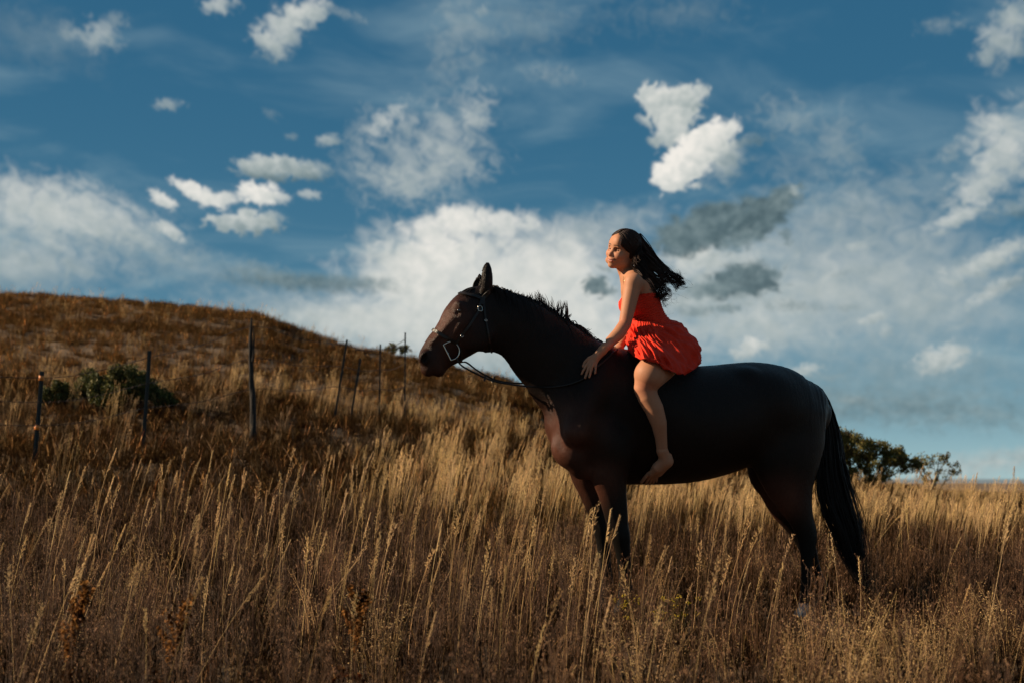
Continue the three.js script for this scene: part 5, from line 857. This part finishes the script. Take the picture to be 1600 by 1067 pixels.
// ------------------------------------------------------------------ bushes
const leafMaterial = new THREE.MeshPhysicalMaterial({ vertexColors: true, roughness: .7, specularIntensity: .3, side: THREE.DoubleSide, transmission: .3, thickness: 0 });
const bark = new THREE.MeshStandardMaterial({ color: new THREE.Color().setRGB(.06, .042, .03), roughness: 1 });
function bush(name, foot, lobes, leaves, leaf, cols, seed, label) {
  const r = rng(seed), o = base(name, foot.x, foot.y, foot.z), P = [], N = [], C = [], I = [], limbs = [];
  tag(o, label, 'bush');
  const total = lobes.reduce((s, l) => s + l[3] ** 2, 0);
  for (const [x, y, z, R, sq = .8] of lobes) {
    const c = V(x, y, z), k = 4 + Math.floor(r() * 3);
    for (let i = 0; i < k; i++) { const e = c.clone().add(V((r() - .5) * R * 1.3, (r() - .2) * R, (r() - .5) * R * 1.3)); limbs.push(tube([V((r() - .5) * .12, -.08, (r() - .5) * .12), V(x * .4, y * .35, z * .4), e], .018, .005, 5, 8)); }
    const n = Math.round(leaves * R * R / total), knots = []; for (let i = 0; i < 26; i++) knots.push(V(r() - .5, r() - .5, r() - .5).normalize().multiplyScalar(R * (.45 + .6 * r())).multiply(V(1, sq, 1)).add(c));
    for (let i = 0; i < n; i++) {
      const kn = knots[Math.floor(r() * knots.length)], p = kn.clone().add(V(r() + r() - 1, r() + r() - 1, r() + r() - 1).multiplyScalar(R * .26)), d = V(r() - .5, r() - .1, r() - .5).normalize(), s = V().crossVectors(d, V(r() - .5, r() - .5, r() - .5)).normalize(), nn = V().crossVectors(s, d), L = leaf * (.6 + .8 * r()), col = tone(r, cols[Math.floor(r() ** 1.4 * cols.length)], .3), v = P.length / 3;
      if (p.y < .02) continue;
      for (const [a, b, up] of [[0, 0, 0], [.5, .28, .06], [1, 0, 0], [.5, -.28, .06]]) { P.push(p.x + d.x * a * L + s.x * b * L + nn.x * up * L, p.y + d.y * a * L + s.y * b * L + nn.y * up * L, p.z + d.z * a * L + s.z * b * L + nn.z * up * L); N.push(nn.x, nn.y, nn.z); C.push(...col); }
      I.push(v, v + 1, v + 2, v, v + 2, v + 3);
    }
  }
  const g = new THREE.BufferGeometry(); g.setAttribute('position', new THREE.Float32BufferAttribute(P, 3)); g.setAttribute('normal', new THREE.Float32BufferAttribute(N, 3)); g.setAttribute('color', new THREE.Float32BufferAttribute(C, 3)); g.setIndex(I);
  part('foliage', g, leafMaterial, o); part('branches', mergeGeometries(limbs), bark, o).userData.kind = 'stuff';
  return o;
}
const DARKGREEN = [.075, .078, .022], OLIVE = [.19, .16, .04], YELLOWED = [.17, .135, .03], BROWNED = [.09, .05, .022];
bush('green_bush', ground(168, 20.5), [[-.65, .34, 0, .32, .6], [-.2, .46, -.1, .4, .65], [.25, .5, .05, .42, .65], [.7, .38, 0, .32, .6], [.05, .3, .25, .42, .6], [-.95, .22, .1, .26, .6], [1.0, .22, 0, .24, .6]], 26000, .05, [DARKGREEN, DARKGREEN, [.055, .06, .016], OLIVE], 61, 'rounded dark green bush in the grass behind the two steel fence posts');
bush('olive_bush', ground(1352, 29), [[-.75, 1.2, 0, .5, .75], [-.3, 1.1, .1, .52, .7], [.2, .95, 0, .48, .65], [.7, .78, .1, .42, .6], [1.1, .6, 0, .34, .6], [-1.1, .9, .1, .4], [-.8, 1.35, -.1, .28], [-.5, .5, .1, .5], [.3, .45, .1, .5]], 20000, .06, [OLIVE, DARKGREEN, YELLOWED, OLIVE, BROWNED], 62, "yellow-green and dark bush on the skyline right of the horse's tail");
bush('thin_bush', ground(1458, 31), [[-.3, .85, 0, .32], [.2, .95, 0, .26], [.6, .7, 0, .22], [0, .5, 0, .3]], 1700, .055, [OLIVE, [.09, .09, .04], BROWNED], 63, 'small sparse bush at the far right end of the skyline bushes');
bush('ridge_bush', ground(620, 40), [[-.2, .32, 0, .26], [.25, .28, 0, .22]], 1300, .06, [DARKGREEN, BROWNED, OLIVE], 64, 'tiny dark bush on the hill crest beside the last thin fence posts');

// ------------------------------------------------------------------ dock plants gone to seed, and a yellow flower
const dockMaterial = new THREE.MeshPhysicalMaterial({ vertexColors: true, roughness: .8, specularIntensity: .2, side: THREE.DoubleSide, transmission: .35, thickness: 0 });
function dock(px, py, D, tall, lean, seed, label) {
  const x = (px - 800) * D / FOCAL, z = EYE.z - D, foot = V(x, land(x, z), z), o = base('dock_plant', foot.x, foot.y, foot.z), r = rng(seed), S = new Blades(), F = new Blades();
  tag(o, label, 'plant', 'rust-brown dock plants in the foreground');
  const f = (t) => V(lean * tall * t * t, tall * t, .02 * Math.sin(t * 4));
  S.stem([0, .2, .4, .6, .8, 1].map(f), .0035, .0015, [.20, .10, .045]);
  for (let b = 0; b < 7; b++) {
    const t = .48 + .5 * b / 7, p = f(t), a = r() * 6.283, L = .09 * (1.2 - t * .7) + .03, e = p.clone().add(V(Math.cos(a) * L * .5, L, Math.sin(a) * L * .5));
    S.stem([p, p.clone().lerp(e, .5).add(V(Math.cos(a) * .01, 0, 0)), e], .0018, .001, [.22, .11, .045]);
    for (let i = 0; i < 60; i++) { const u = r(), q = p.clone().lerp(e, u).add(V((r() - .5) * .026, (r() - .5) * .026, (r() - .5) * .026)), d = V(r() - .5, r() - .8, r() - .5).normalize(), w = V().crossVectors(d, V(r() - .5, r() - .5, r() - .5)).normalize(); F.ribbon([q, q.clone().addScaledVector(d, .008), q.clone().addScaledVector(d, .015)], .011, tone(r, [.55, .27, .095], .35), w); }
  }
  for (let i = 0; i < 5; i++) { const a = r() * 6.283, od = V(Math.cos(a), 0, Math.sin(a)), L = .16 + .1 * r(), p = f(.1 + .25 * r()), l = []; for (let k = 0; k <= 5; k++) { const s = k / 5; l.push(p.clone().addScaledVector(od, L * s * .8).add(V(.01 * Math.sin(s * 9), L * (s * .7 - s * s * .9), 0))); } F.ribbon(l, .03, tone(r, [.32, .14, .05], .25), od); }
  part('stem', S.build(), dockMaterial, o); part('seed_heads', F.build(), dockMaterial, o).userData.kind = 'stuff';
}
dock(100, 960, 4.15, .46, .16, 71, 'rust-brown dock plant near the lower left corner of the picture');
dock(262, 1000, 4.3, .38, .14, 72, 'rust-brown dock plant leaning among pale stalks at the lower left');
dock(555, 1000, 4.5, .40, .02, 73, 'rust-brown dock plant below the dense straw stalks, bottom centre');
{
  const D = 5.9, x = (1030 - 800) * D / FOCAL, z = EYE.z - D, foot = V(x, land(x, z), z), o = base('yellow_flower_plant', foot.x, foot.y, foot.z), r = rng(77), S = new Blades(), F = new Blades();
  tag(o, "low green plant with small yellow flowers in the grass below the horse's forelegs", 'plant');
  for (let i = 0; i < 24; i++) {
    const a = r() * 6.283, L = .14 + .12 * r(), e = V(Math.cos(a) * .15 * r() * 1.6, L, Math.sin(a) * .12 * r()), b = V((r() - .5) * .05, 0, (r() - .5) * .05), m = b.clone().lerp(e, .5);
    S.stem([b, m, e], .0016, .0009, [.09, .10, .03]);
    for (let k = 0; k < 5; k++) { const p = b.clone().lerp(e, .25 + .6 * r()), la = r() * 6.283, od = V(Math.cos(la), .6, Math.sin(la)); S.ribbon([p, p.clone().addScaledVector(od, .02), p.clone().addScaledVector(od, .04)], .006, tone(r, [.10, .115, .03], .3), od); }
    for (let k = 0; k < 9; k++) F.grain(e.clone().add(V((r() - .5) * .03, (r() - .5) * .02, (r() - .5) * .03)), V(r() - .5, r() * .8, r() - .5).normalize(), .011, .003, tone(r, [.62, .46, .03], .25));
  }
  part('stems', S.build(), dockMaterial, o).userData.kind = 'stuff'; part('flowers', F.build(), dockMaterial, o).userData.kind = 'stuff';
}

scene.traverse((o) => { if (o.isMesh) { o.castShadow = true; o.receiveShadow = true; } });
renderer.render(scene, camera);
